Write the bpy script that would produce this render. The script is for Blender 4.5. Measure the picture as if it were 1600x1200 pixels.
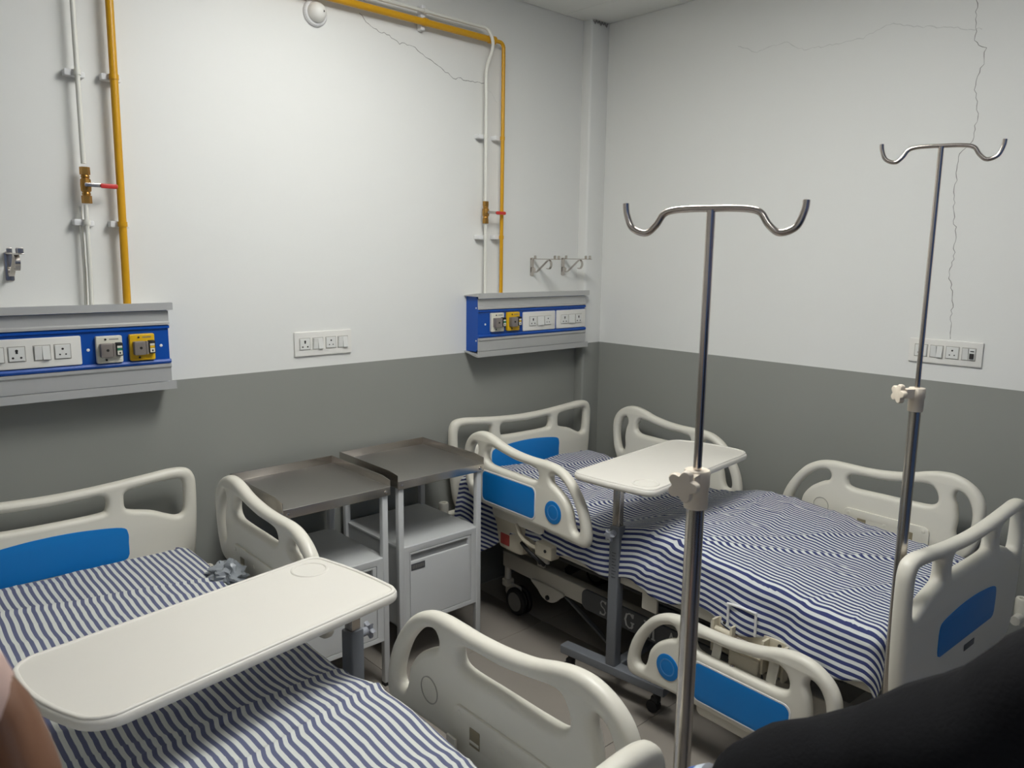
import bpy, bmesh, math, random
from mathutils import Vector, Matrix, noise
from mathutils.geometry import tessellate_polygon
random.seed(7)
for o in list(bpy.data.objects): bpy.data.objects.remove(o)
SC = bpy.context.scene
COL = SC.collection
pi = math.pi

# ---------------------------------------------------------------- camera
F = Vector((0.66630301, 0.72765191, -0.16298157))
R = Vector((0.73882039, -0.67379148, 0.01222583))
D = Vector((-0.10091944, -0.12856022, -0.98655336))
cd = bpy.data.cameras.new('camera')
cam = bpy.data.objects.new('camera', cd); COL.objects.link(cam)
m = Matrix((R, -D, -F)).transposed().to_4x4(); m.translation = Vector((-3.228, -2.87, 1.67))
cam.matrix_world = m
cd.sensor_width = 36; cd.lens = 36 * 1202 / 1600; cd.clip_start = 0.02
cd.dof.use_dof = True; cd.dof.focus_distance = 2.3; cd.dof.aperture_fstop = 9.0
SC.camera = cam
# ---------------------------------------------------------------- world, exposure
w = bpy.data.worlds.new('world'); SC.world = w; w.use_nodes = True
w.node_tree.nodes['Background'].inputs[0].default_value = (0.8, 0.85, 0.9, 1)
w.node_tree.nodes['Background'].inputs[1].default_value = 0.03
SC.view_settings.view_transform = 'Standard'; SC.view_settings.look = 'None'
SC.view_settings.gamma = 1.0; SC.view_settings.use_curve_mapping = False
SC.view_settings.exposure = 0.0
LAMP_SOFT_WALL = 7.5  # added panel near the wall, softens the table shadows
LAMP_CENTRE = 30.0
LAMP_SOFT_FOOT = 15.0  # added panel towards the bed feet, softens the table shadows
LAMP_FILL = 9.0  # added fill panel behind the camera

# ---------------------------------------------------------------- materials
def s2l(c):
    return tuple(((v / 255) / 12.92 if v / 255 <= .04045 else ((v / 255 + .055) / 1.055) ** 2.4) for v in c)
def mat(name, rgb, rough=.5, metal=0., var=.04, scale=12., bump=0., bscale=60., spec=.5, coat=0.):
    M = bpy.data.materials.new(name); M.use_nodes = True
    nt = M.node_tree; b = nt.nodes['Principled BSDF']
    c = s2l(rgb)
    b.inputs['Roughness'].default_value = rough; b.inputs['Metallic'].default_value = metal
    b.inputs['Specular IOR Level'].default_value = spec
    b.inputs['Coat Weight'].default_value = coat
    tc = nt.nodes.new('ShaderNodeTexCoord')
    n = nt.nodes.new('ShaderNodeTexNoise'); n.inputs['Scale'].default_value = scale; n.inputs['Detail'].default_value = 4
    nt.links.new(tc.outputs['Object'], n.inputs['Vector'])
    mx = nt.nodes.new('ShaderNodeMix'); mx.data_type = 'RGBA'
    mx.inputs[6].default_value = (*[max(0, v * (1 - var)) for v in c], 1)
    mx.inputs[7].default_value = (*[min(1, v * (1 + var)) for v in c], 1)
    nt.links.new(n.outputs['Fac'], mx.inputs[0]); nt.links.new(mx.outputs[2], b.inputs['Base Color'])
    if bump:
        n2 = nt.nodes.new('ShaderNodeTexNoise'); n2.inputs['Scale'].default_value = bscale
        nt.links.new(tc.outputs['Object'], n2.inputs['Vector'])
        bp = nt.nodes.new('ShaderNodeBump'); bp.inputs['Strength'].default_value = bump; bp.inputs['Distance'].default_value = .002
        nt.links.new(n2.outputs['Fac'], bp.inputs['Height']); nt.links.new(bp.outputs[0], b.inputs['Normal'])
    return M
def emis(name, rgb, st):
    M = bpy.data.materials.new(name); M.use_nodes = True; b = M.node_tree.nodes['Principled BSDF']
    b.inputs['Base Color'].default_value = (.9, .9, .9, 1)
    b.inputs['Emission Color'].default_value = (*rgb, 1); b.inputs['Emission Strength'].default_value = st
    return M
def wall_mat():
    # white emulsion above, grey dado below, split at a painted height
    M = mat('wall_paint', (226, 226, 222), .55, var=.025, scale=1.6, bump=.05, bscale=25)
    nt = M.node_tree; b = nt.nodes['Principled BSDF']
    src = b.inputs['Base Color'].links[0].from_socket
    g = nt.nodes.new('ShaderNodeNewGeometry'); sp = nt.nodes.new('ShaderNodeSeparateXYZ')
    nt.links.new(g.outputs['Position'], sp.inputs[0])
    gt = nt.nodes.new('ShaderNodeMath'); gt.operation = 'GREATER_THAN'; gt.inputs[1].default_value = 1.212
    nt.links.new(sp.outputs['Z'], gt.inputs[0])
    n = nt.nodes.new('ShaderNodeTexNoise'); n.inputs['Scale'].default_value = 1.3; n.inputs['Detail'].default_value = 3
    nt.links.new(g.outputs['Position'], n.inputs['Vector'])
    gm = nt.nodes.new('ShaderNodeMix'); gm.data_type = 'RGBA'
    a, c = s2l((140, 141, 135)), s2l((148, 149, 143))
    gm.inputs[6].default_value = (*a, 1); gm.inputs[7].default_value = (*c, 1)
    nt.links.new(n.outputs['Fac'], gm.inputs[0])
    mx = nt.nodes.new('ShaderNodeMix'); mx.data_type = 'RGBA'
    nt.links.new(gt.outputs[0], mx.inputs[0]); nt.links.new(gm.outputs[2], mx.inputs[6]); nt.links.new(src, mx.inputs[7])
    nt.links.new(mx.outputs[2], b.inputs['Base Color'])
    return M
def stripe_mat(name, dark, light, period=.03, duty=.5):
    M = mat(name, light, .85, var=.05, scale=300, spec=.2)
    nt = M.node_tree; b = nt.nodes['Principled BSDF']; src = b.inputs['Base Color'].links[0].from_socket
    uv = nt.nodes.new('ShaderNodeUVMap'); sp = nt.nodes.new('ShaderNodeSeparateXYZ'); nt.links.new(uv.outputs[0], sp.inputs[0])
    dv = nt.nodes.new('ShaderNodeMath'); dv.operation = 'DIVIDE'; dv.inputs[1].default_value = period; nt.links.new(sp.outputs['X'], dv.inputs[0])
    fr = nt.nodes.new('ShaderNodeMath'); fr.operation = 'FRACT'; nt.links.new(dv.outputs[0], fr.inputs[0])
    r = nt.nodes.new('ShaderNodeValToRGB'); r.color_ramp.interpolation = 'LINEAR'
    e = r.color_ramp.elements; e[0].position = duty - .03; e[0].color = (0, 0, 0, 1); e[1].position = duty + .03; e[1].color = (1, 1, 1, 1)
    nt.links.new(fr.outputs[0], r.inputs[0])
    mx = nt.nodes.new('ShaderNodeMix'); mx.data_type = 'RGBA'; mx.inputs[6].default_value = (*s2l(dark), 1)
    nt.links.new(r.outputs[0], mx.inputs[0]); nt.links.new(src, mx.inputs[7]); nt.links.new(mx.outputs[2], b.inputs['Base Color'])
    wv = nt.nodes.new('ShaderNodeTexNoise'); wv.inputs['Scale'].default_value = 900
    nt.links.new(uv.outputs[0], wv.inputs['Vector'])
    bp = nt.nodes.new('ShaderNodeBump'); bp.inputs['Strength'].default_value = .15; bp.inputs['Distance'].default_value = .001
    nt.links.new(wv.outputs['Fac'], bp.inputs['Height']); nt.links.new(bp.outputs[0], b.inputs['Normal'])
    return M
PAINT = wall_mat()
CEIL = mat('ceiling_board', (226, 226, 221), .8, var=.02)
TILE = mat('vitrified_tile', (150, 143, 134), .35, var=.08, scale=5)
GROUT = mat('grout', (96, 90, 84), .9)
CRACK = mat('crack_dark', (142, 140, 136), .9)
CRACKF = mat('crack_faint', (207, 207, 203), .9)
ABS = mat('ivory_plastic', (222, 218, 205), .38, var=.015, bump=.03, bscale=400)
ABSD = mat('beige_plastic', (200, 192, 172), .45, var=.02)
BLUE = mat('blue_laminate', (0, 122, 200), .42, var=.02)
BLUED = mat('blue_light_print', (70, 140, 205), .42)
BADGE = mat('white_print', (150, 180, 210), .5)
CREAM = mat('cream_steel', (206, 201, 188), .45, var=.02)
POCKET = mat('pocket_shade_beige', (146, 136, 112), .5)  # darker beige stands in for the shade inside the latch pockets
DGREY = mat('dark_grey_cover', (84, 85, 87), .5)
BLACK = mat('black_steel', (28, 28, 29), .55)
RUBBER = mat('black_rubber', (22, 22, 23), .6)
LETTER = mat('silver_lettering', (205, 205, 203), .4)
HUB = mat('grey_hub', (120, 118, 113), .5)
TGREY = mat('grey_powder_coat', (112, 115, 120), .45, var=.02)
STEEL = mat('stainless_steel', (196, 190, 183), .27, 1., var=.04, scale=3)
CHROME = mat('polished_steel', (214, 204, 196), .2, 1., var=.02)
TRAY = mat('brushed_steel', (176, 173, 168), .42, 1., var=.06, scale=4)
WHITE = mat('white_powder_coat', (205, 206, 205), .4, var=.015)
LOCKD = mat('locker_slot_grey', (150, 151, 150), .5)
TOPW = mat('table_top_plastic', (222, 218, 209), .42, var=.012)
KNOB = mat('ivory_knob', (226, 214, 196), .42)
KNOBG = mat('grey_knob', (140, 143, 150), .4)
YELLOW = mat('yellow_paint', (206, 152, 8), .38, var=.04)
YPLATE = mat('yellow_outlet_plate', (224, 178, 16), .42)
PIPEW = mat('white_pipe_paint', (222, 221, 212), .4, var=.03)
CLAMP = mat('white_clamp_plastic', (226, 226, 226), .5)
BRASS = mat('brass', (176, 134, 70), .35, .9, var=.15, scale=40)
RED = mat('red_lever', (196, 50, 46), .45)
ALU = mat('anodised_aluminium', (192, 192, 190), .42, .35, var=.03)
PBLUE = mat('blue_extrusion', (0, 74, 165), .4, var=.02)
PLATE = mat('switch_plate', (228, 226, 220), .4, var=.01)
SWITCH = mat('switch_white', (222, 222, 218), .35)
HOLE = mat('socket_hole', (40, 38, 36), .7)
GAP = mat('module_gap_grey', (168, 165, 157), .7)
GROOVE = mat('groove_shade', (168, 164, 153), .5)  # darker ring colour stands in for the groove's shade
LINE = mat('shadow_gap', (120, 116, 108), .8)
OUTG = mat('outlet_grey_metal', (140, 132, 126), .4, .3)
OUTW = mat('outlet_white', (222, 219, 204), .45)
GREEN = mat('green_print', (30, 120, 84), .5)
REDL = mat('red_label', (150, 58, 52), .5)
PLASTIC = mat('plastic_bag_film', (142, 147, 152), .25, var=.1, scale=30)
SHEET1 = stripe_mat('blue_grey_striped_cotton', (100, 104, 132), (212, 214, 209), .0205)
SHEET2 = stripe_mat('navy_striped_cotton', (60, 67, 112), (212, 215, 214), .0205)
MATT = mat('black_rexine', (34, 34, 36), .5)
JACKET = mat('dark_wool', (20, 20, 23), .9, var=.2, scale=60, bump=.3, bscale=200, spec=.2)
SKIN = mat('brown_skin', (122, 82, 56), .55, var=.08, scale=30)
SKIN2 = mat('light_brown_skin', (170, 128, 102), .55, var=.06, scale=30)
CUFF = mat('blue_cuff', (66, 98, 170), .7)
CUFFW = mat('white_cuff', (205, 214, 225), .7)
PINK = mat('pale_pink_cotton', (206, 176, 164), .85)
HAIR = mat('black_hair', (18, 16, 16), .6)
TROUS = mat('grey_trousers', (52, 52, 56), .85)

# ---------------------------------------------------------------- geometry helpers
def catmull(pts, n=6, closed=True):
    out = []; N = len(pts)
    for i in range(N if closed else N - 1):
        g = lambda k: Vector(pts[k % N]) if closed else Vector(pts[max(0, min(N - 1, k))])
        p0, p1, p2, p3 = g(i - 1), g(i), g(i + 1), g(i + 2)
        for k in range(n):
            t = k / n
            out.append(.5 * ((2 * p1) + (p2 - p0) * t + (2 * p0 - 5 * p1 + 4 * p2 - p3) * t * t + (3 * p1 - p0 - 3 * p2 + p3) * t ** 3))
    if not closed: out.append(Vector(pts[-1]))
    return out
def rrect(x0, x1, y0, y1, r, n=5):
    P = []
    for cx, cy, a in ((x1 - r, y0 + r, -90), (x1 - r, y1 - r, 0), (x0 + r, y1 - r, 90), (x0 + r, y0 + r, 180)):
        for k in range(n + 1):
            t = math.radians(a + 90 * k / n); P.append(Vector((cx + r * math.cos(t), cy + r * math.sin(t))))
    return P
def circ(cx, cy, r, n=24, ry=None):
    return [Vector((cx + r * math.cos(2 * pi * k / n), cy + (ry or r) * math.sin(2 * pi * k / n))) for k in range(n)]
def area2(P): return sum(P[i - 1].x * P[i].y - P[i].x * P[i - 1].y for i in range(len(P)))
def inset(P, d):
    out = []; N = len(P)
    for i in range(N):
        a = (P[i] - P[i - 1]); b = (P[(i + 1) % N] - P[i])
        if a.length < 1e-9: a = b
        if b.length < 1e-9: b = a
        a = a.normalized(); b = b.normalized()
        na = Vector((-a.y, a.x)); nb = Vector((-b.y, b.x)); h = na + nb
        if h.length < 1e-6: h = na
        h.normalize(); c = max(.5, h.dot(na)); out.append(P[i] + h * (d / c))
    return out
class G:
    def __init__(s): s.v = []; s.f = []; s.m = []; s.runs = []
    def put(s, V, Fs, mi=0):
        b = len(s.v); s.runs.append((b, len(V), len(s.f), len(Fs))); s.v += [Vector(p) for p in V]; s.f += [tuple(i + b for i in f) for f in Fs]; s.m += [mi] * len(Fs); return s
    def box(s, x0, x1, y0, y1, z0, z1, mi=0):
        V = [(x, y, z) for x in (x0, x1) for y in (y0, y1) for z in (z0, z1)]
        return s.put(V, [(0, 1, 3, 2), (4, 6, 7, 5), (0, 4, 5, 1), (2, 3, 7, 6), (0, 2, 6, 4), (1, 5, 7, 3)], mi)
    def plate(s, outer, holes, t, rad, axes='xy', c0=0., mi=0, n=3):
        """2D outline with holes -> slab of thickness t centred on c0 with rounded rims.
        axes: which world axes take (a,b); the third takes thickness."""
        loops = []
        for k, L in enumerate([outer] + list(holes)):
            L = [Vector((p[0], p[1])) for p in L]
            if (area2(L) > 0) != (k == 0): L.reverse()
            loops.append(L)
        ia, ib = 'xyz'.index(axes[0]), 'xyz'.index(axes[1]); ic = 3 - ia - ib
        def P3(p, c):
            q = [0, 0, 0]; q[ia] = p.x; q[ib] = p.y; q[ic] = c; return q
        V = []; Fs = []; prof = []
        if rad > 0:
            for k in range(n + 1):
                a = pi / 2 * k / n; prof.append((rad * (1 - math.sin(a)), -t / 2 + rad * (1 - math.cos(a))))
            prof += [(d, -c) for d, c in reversed(prof)]
        else: prof = [(0, -t / 2), (0, t / 2)]
        first = []; last = []
        for L in loops:
            base = len(V); N = len(L)
            for d, c in prof: V += [P3(p, c0 + c) for p in inset(L, d)]
            for r in range(len(prof) - 1):
                for i in range(N):
                    j = (i + 1) % N; Fs.append((base + r * N + i, base + r * N + j, base + (r + 1) * N + j, base + (r + 1) * N + i))
            first += [base + i for i in range(N)]; last += [base + (len(prof) - 1) * N + i for i in range(N)]
        polys = [[Vector((p.x, p.y, 0)) for p in inset(L, prof[0][0])] for L in loops]
        flat = [p for L in polys for p in L]
        for tri in tessellate_polygon(polys):
            a, b, c = tri
            ar = (flat[b] - flat[a]).cross(flat[c] - flat[a]).z
            if ar < 0: a, c = c, a
            Fs.append((first[c], first[b], first[a])); Fs.append((last[a], last[b], last[c]))
        if axes in ('xz', 'zy', 'yx'): Fs = [tuple(reversed(f)) for f in Fs]
        return s.put(V, Fs, mi)
    def rbox(s, x0, x1, y0, y1, z0, z1, r=.004, axes='xy', cr=None, mi=0):
        L = {'x': (x0, x1), 'y': (y0, y1), 'z': (z0, z1)}; a, b = L[axes[0]], L[axes[1]]
        c = L[({'x', 'y', 'z'} - set(axes)).pop()]
        r = min(r, abs(c[1] - c[0]) / 2 * .98); cr = max(cr or r * 1.2, r * 1.05)
        return s.plate(rrect(a[0], a[1], b[0], b[1], cr, 4), [], abs(c[1] - c[0]), r, axes, (c[0] + c[1]) / 2, mi, 2)
    def tube(s, P, r, n=10, closed=False, mi=0, caps=True):
        P = [Vector(p) for p in P]; N = len(P)
        rad = r if callable(r) else (lambda i: r[i] if isinstance(r, (list, tuple)) else r)
        T = []
        for i in range(N):
            a = P[(i - 1) % N] if closed or i else P[0]; b = P[(i + 1) % N] if closed or i < N - 1 else P[-1]
            T.append((b - a).normalized())
        u = T[0].orthogonal().normalized(); V = []
        for i in range(N):
            u = (u - T[i] * u.dot(T[i])).normalized(); w_ = T[i].cross(u)
            for k in range(n):
                a = 2 * pi * k / n; V.append(P[i] + (u * math.cos(a) + w_ * math.sin(a)) * rad(i))
        Fs = []
        for i in range(N if closed else N - 1):
            for k in range(n):
                j = (i + 1) % N; q = (k + 1) % n; Fs.append((i * n + k, i * n + q, j * n + q, j * n + k))
        if caps and not closed: Fs += [tuple(reversed(range(n))), tuple(range((N - 1) * n, N * n))]
        return s.put(V, Fs, mi)
    def cyl(s, a, b, r, n=16, mi=0): return s.tube([a, b], r, n, mi=mi)
    def lathe(s, prof, origin=(0, 0, 0), axis='z', n=28, mi=0):
        V = []; Fs = []; o = Vector(origin); M_ = len(prof)
        ax = {'x': Vector((1, 0, 0)), 'y': Vector((0, 1, 0)), 'z': Vector((0, 0, 1))}[axis] if isinstance(axis, str) else Vector(axis).normalized()
        u = ax.orthogonal().normalized(); v = ax.cross(u)
        for r, h in prof:
            for k in range(n):
                a = 2 * pi * k / n; V.append(o + ax * h + (u * math.cos(a) + v * math.sin(a)) * r)
        for i in range(M_ - 1):
            for k in range(n): q = (k + 1) % n; Fs.append((i * n + k, i * n + q, (i + 1) * n + q, (i + 1) * n + k))
        Fs += [tuple(reversed(range(n))), tuple(range((M_ - 1) * n, M_ * n))]
        return s.put(V, Fs, mi)
    def mesh(s, name, mats, ang=38):
        me = bpy.data.meshes.new(name); me.from_pydata([tuple(p) for p in s.v], [], s.f)
        for mt in (mats if isinstance(mats, (list, tuple)) else [mats]): me.materials.append(mt)
        me.polygons.foreach_set('material_index', s.m); me.polygons.foreach_set('use_smooth', [True] * len(s.f))
        bm = bmesh.new(); bm.from_mesh(me); bmesh.ops.remove_doubles(bm, verts=bm.verts, dist=1e-6)
        bmesh.ops.recalc_face_normals(bm, faces=bm.faces); bm.to_mesh(me); bm.free()
        me.set_sharp_from_angle(angle=math.radians(ang)); me.update(); return me
    def build(s, name, mats, parent=None, ang=38, label=None):
        o = bpy.data.objects.new(name, s.mesh(name, mats, ang)); COL.objects.link(o)
        if parent: o.parent = parent
        if label: o['label'] = label
        return o
def pieces(g, name, mats, parent, ang=38):
    # every shape put into g becomes an object of its own
    for b, nv, f0, nf in g.runs:
        q = G(); q.put(g.v[b:b + nv], [tuple(i - b for i in f) for f in g.f[f0:f0 + nf]]); q.m = g.m[f0:f0 + nf]
        q.build(name, mats, parent, ang)
def pieces_list(g, name, mats, parent):
    n0 = set(parent.children); pieces(g, name, mats, parent); return [c for c in parent.children if c not in n0]
def inst(name, me, parent=None, loc=(0, 0, 0), rot=(0, 0, 0), scale=None):
    o = bpy.data.objects.new(name, me); COL.objects.link(o); o.location = loc; o.rotation_euler = rot
    if scale: o.scale = scale
    if parent: o.parent = parent
    return o
def tag(o, label, cat, group=None):
    o['label'] = label; o['category'] = cat
    if group: o['group'] = group
    return o
def thing(name, label, cat, loc=(0, 0, 0), rz=0, group=None):
    o = bpy.data.objects.new(name, None); COL.objects.link(o); o.location = loc; o.rotation_euler = (0, 0, rz)
    o.empty_display_size = .1
    return tag(o, label, cat, group)
def struct(o): o['kind'] = 'structure'; return o

# ---------------------------------------------------------------- room
X0, Y0, ZC = -4.7, -4.4, 2.87
floor = struct(G().box(X0, 0, Y0, 0, -.12, -.008).build('floor', GROUT))
tm = {}
xs = [0, -.045] + [-.045 - .8 * k for k in range(1, 6)] + [X0]
ys = [0] + [-.507 - .803 * k for k in range(0, 5)] + [Y0]
xs = sorted(xs); ys = sorted(ys)
for i in range(len(xs) - 1):
    for j in range(len(ys) - 1):
        a, b = xs[i + 1] - xs[i], ys[j + 1] - ys[j]
        if a < .02 or b < .02: continue
        key = (round(a, 3), round(b, 3))
        if key not in tm: tm[key] = G().rbox(.001, a - .001, .001, b - .001, -.008, 0, .0012, 'xy', .002).mesh('tile', TILE)
        inst('tile', tm[key], floor, (xs[i], ys[j], 0))
ceiling = struct(G().box(X0, 0, Y0, 0, ZC + .02, ZC + .12).build('ceiling', LINE))
cxs = sorted([0, -.27] + [-.27 - .6 * k for k in range(1, 8)] + [X0]); cys = sorted([0] + [-.52 - .6 * k for k in range(0, 7)] + [Y0])
LIGHTS = {}
for i in range(len(cxs) - 1):
    for j in range(len(cys) - 1):
        a, b = cxs[i + 1] - cxs[i], cys[j + 1] - cys[j]
        mx_, my_ = (cxs[i] + cxs[i + 1]) / 2, (cys[j] + cys[j + 1]) / 2
        hit = None
        if abs(a - .6) < .01 and abs(b - .6) < .01:
            if abs(mx_ + 1.77) < .2 and abs(my_ + .82) < .2: hit = 'wall'
            if abs(mx_ + 1.77) < .2 and abs(my_ + 1.42) < .2: hit = 'centre'
            if abs(mx_ + 1.77) < .2 and abs(my_ + 2.02) < .2: hit = 'soft_foot'
            if abs(mx_ + 3.57) < .2 and abs(my_ + 3.82) < .2: hit = 'mid'
        if hit: LIGHTS[hit] = (mx_, my_); continue
        key = ('c', round(a, 3), round(b, 3))
        if key not in tm: tm[key] = G().rbox(.003, a - .003, .003, b - .003, 0, .02, .002, 'xy', .003).mesh('ceiling_panel', CEIL)
        inst('ceiling_panel', tm[key], ceiling, (cxs[i], cys[j], ZC))
g = G()
for x in cxs[1:-1]: g.box(x - .012, x + .012, Y0, 0, ZC - .001, ZC + .003)
for y in cys[1:-1]: g.box(X0, 0, y - .012, y + .012, ZC - .0012, ZC + .003)
g.build('ceiling_grid', CEIL, ceiling)
wall_l = struct(G().box(X0, .15, 0, .15, 0, ZC + .1).build('wall_left', PAINT))
wall_r = struct(G().box(0, .15, Y0, 0, 0, ZC + .1).build('wall_right', PAINT))
struct(G().box(X0 - .15, X0, Y0, .15, 0, ZC + .1).build('wall_far_side', PAINT))
struct(G().box(X0 - .15, .15, Y0 - .15, Y0, 0, ZC + .1).build('wall_behind', mat('blue_bounce_wall', (84, 116, 172), .6)))  # unseen wall, blue added to bounce cool light onto the footboard
g = G().plate(rrect(-.132, .01, -.06, .01, .012, 4), [], ZC, .001, 'xy', ZC / 2, 0, 1)
struct(g.build('trim_1', PAINT))
# broken plaster at the head of the boxed-in corner
g = G()
for k in range(5): g.tube([(-.125 + .022 * k, -.062, ZC - .004), (-.115 + .022 * k, -.066, ZC - .02 + .006 * (k % 2)), (-.105 + .022 * k, -.063, ZC - .003)], .004, 5)
g.build('plaster_chip', CRACK, bpy.data.objects['trim_1'])
def crack(pts, parent, onx, wdt, mt, name='crack', seed=0):
    rnd = random.Random(seed); P = []
    for a, b in zip(pts[:-1], pts[1:]):
        a = Vector(a); b = Vector(b); n = max(2, int((b - a).length / .012))
        for k in range(n):
            t = k / n; q = a.lerp(b, t); d = (b - a).normalized(); q += Vector((-d.y, d.x)) * rnd.uniform(-1, 1) * .0045; P.append(q)
    P.append(Vector(pts[-1])); V = []; Fs = []
    for i, q in enumerate(P):
        d = (P[min(i + 1, len(P) - 1)] - P[max(i - 1, 0)]).normalized(); nn = Vector((-d.y, d.x)) * wdt * rnd.uniform(.5, 1.2) / 2
        for s_ in (1, -1):
            r = q + nn * s_; V.append((-.0006, r.x, r.y) if onx else (r.x, -.0006, r.y))
    for i in range(len(P) - 1): Fs.append((2 * i, 2 * i + 1, 2 * i + 3, 2 * i + 2))
    G().put(V, Fs).build(name, mt, parent)
crack([(-1.46, 2.636), (-1.442, 2.615), (-1.395, 2.588), (-1.345, 2.58), (-1.307, 2.572), (-1.269, 2.553), (-1.217, 2.56), (-1.177, 2.544), (-1.133, 2.526), (-1.064, 2.5), (-1.011, 2.474), (-.982, 2.457), (-.938, 2.464), (-.882, 2.458), (-.801, 2.465)], wall_l, False, .0028, CRACK, seed=1)
crack([(-.801, 2.465), (-.76, 2.43), (-.72, 2.39)], wall_l, False, .0018, CRACKF, seed=2)
crack([(-1.804, 2.7), (-1.804, 2.605), (-1.808, 2.539), (-1.811, 2.468), (-1.826, 2.448), (-1.848, 2.433), (-1.845, 2.379), (-1.833, 2.337), (-1.829, 2.293), (-1.843, 2.235), (-1.844, 2.179), (-1.838, 2.112), (-1.799, 2.07), (-1.797, 2.001), (-1.795, 1.931), (-1.8, 1.837), (-1.813, 1.789), (-1.814, 1.694), (-1.807, 1.622), (-1.826, 1.525), (-1.833, 1.38)], wall_r, True, .0026, CRACK, seed=3)
crack([(-.83, 2.62), (-.93, 2.58), (-1.06, 2.6), (-1.15, 2.55), (-1.4, 2.55), (-1.5, 2.585), (-1.58, 2.56), (-1.83, 2.5)], wall_r, True, .003, CRACKF, seed=4)

# ---------------------------------------------------------------- ceiling lamps above the frame: one inferred, three added to soften and fill
def ceiling_light(key, st, label, rgb):
    x, y = LIGHTS[key]
    t = thing('ceiling_light', label, 'light', (x, y, ZC), 0)
    G().plate(rrect(-.298, .298, -.298, .298, .01), [rrect(-.265, .265, -.265, .265, .005)], .022, .002, 'xy', 0).build('frame', CLAMP, t)
    G().rbox(-.264, .264, -.264, .264, -.03, .004, .006).build('diffuser', emis('diffuser_' + key, rgb, st), t)
    G().box(-.28, .28, -.28, .28, .005, .03).build('housing', CLAMP, t)
ceiling_light('wall', LAMP_SOFT_WALL, 'square ceiling light panel above the bedside lockers, added to soften shadows', (.965, .97, .942))
ceiling_light('centre', LAMP_CENTRE, 'middle square ceiling light panel of the row between the beds', (.965, .97, .942))
ceiling_light('soft_foot', LAMP_SOFT_FOOT, 'square ceiling light panel between the feet of the two beds, added to soften shadows', (.965, .97, .942))
ceiling_light('mid', LAMP_FILL, 'square ceiling light panel added for fill behind the camera', (.957, .97, .957))

# ---------------------------------------------------------------- hospital beds
BL = 2.10
def pk(t0, z0, *p): return [(a + t0, b + z0) for a, b in p]
RAIL_O = [(.05, .04), (.018, .09), (.004, .15), (0, .235), (.016, .284), (.052, .32), (.105, .342), (.158, .344), (.211, .333), (.273, .315), (.358, .302), (.439, .297), (.518, .298), (.575, .297), (.628, .286), (.68, .258), (.722, .214), (.757, .162), (.778, .114), (.79, .058), (.783, .018), (.757, .004), (.69, .008), (.58, .014), (.44, .016), (.278, .018), (.13, .022)]
RAIL_A = [(.092, .286), (.062, .27), (.042, .225), (.041, .165), (.056, .112), (.078, .104), (.09, .13), (.086, .18), (.093, .225), (.104, .262)]
RAIL_B = [(.158, .232), (.166, .268), (.196, .288), (.274, .276), (.359, .264), (.451, .261), (.494, .252), (.502, .225), (.476, .206), (.36, .206), (.238, .207), (.18, .212)]
RAIL_C = [(.572, .238), (.588, .256), (.628, .247), (.669, .218), (.706, .173), (.733, .117), (.743, .074), (.735, .054), (.712, .054), (.698, .078), (.686, .128), (.655, .17), (.612, .2), (.58, .215)]
def rail_parts(sgn):
    """sgn=+1: outer face looks towards +x.  Rail runs along -y (p) from its tall end at p=0."""
    def fl(L): return [(-a, b) for a, b in L]
    A = {}
    A['side_rail'] = G().plate(catmull(fl(RAIL_O), 5), [catmull(fl(RAIL_A), 5), catmull(fl(RAIL_B), 5), catmull(fl(RAIL_C), 5)], .042, .0175, 'yz', 0, 0, 4).mesh('side_rail', ABS, 60)
    o = sgn * .0215
    A['blue_panel'] = G().plate([(-a, b) for a, b in rrect(.146, .49, .046, .176, .022)], [], .003, .001, 'yz', o).mesh('blue_panel', BLUE)
    bord = G().plate([(-a, b) for a, b in rrect(.14, .496, .04, .182, .026)], [[(-a, b) for a, b in rrect(.1465, .4895, .0465, .1755, .022)]], .003, .001, 'yz', o)
    A['panel_border'] = bord.mesh('panel_border', CLAMP)
    A['round_badge'] = G().plate(circ(-.6, .105, .047, 32), [], .003, .001, 'yz', o).plate(circ(-.6, .105, .031, 32), [circ(-.6, .105, .0265, 32)], .001, 0, 'yz', o + sgn * .0018, 1).mesh('round_badge', [BLUE, BLUED])
    A['inner_plate'] = G().plate(rrect(-.5, -.17, -.03, .125, .02), [rrect(-.262, -.228, .05, .092, .002), rrect(-.442, -.408, .05, .092, .002)], .012, .002, 'yz', -sgn * .0215).mesh('inner_plate', ABS)
    g = G()
    A['screw_cap'] = G().lathe([(.007, 0), (.007, .001), (.005, .0018)], (0, 0, 0), (-sgn, 0, 0), 12).mesh('screw_cap', ABS)
    A['latch_pin'] = G().cyl((0, -.015, 0), (0, .015, 0), .007, 10).mesh('latch_pin', ABS)
    A['latch_pocket_shade'] = G().rbox(-sgn * .0165 - .0008, -sgn * .0165 + .0055 * (1 if sgn < 0 else 0) + .0008, -.017, .017, -.021, .021, .0005, 'yz', .001).mesh('latch_pocket_shade', POCKET)  # inset box coloured as the shade of the recess
    A['ring_mark'] = G().plate(circ(-.6, .105, .033, 32), [circ(-.6, .105, .0305, 32)], .002, 0, 'yz', -sgn * .0215).mesh('ring_mark', GROOVE)
    return A
RAILS = {s: rail_parts(s) for s in (1, -1)}
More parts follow.
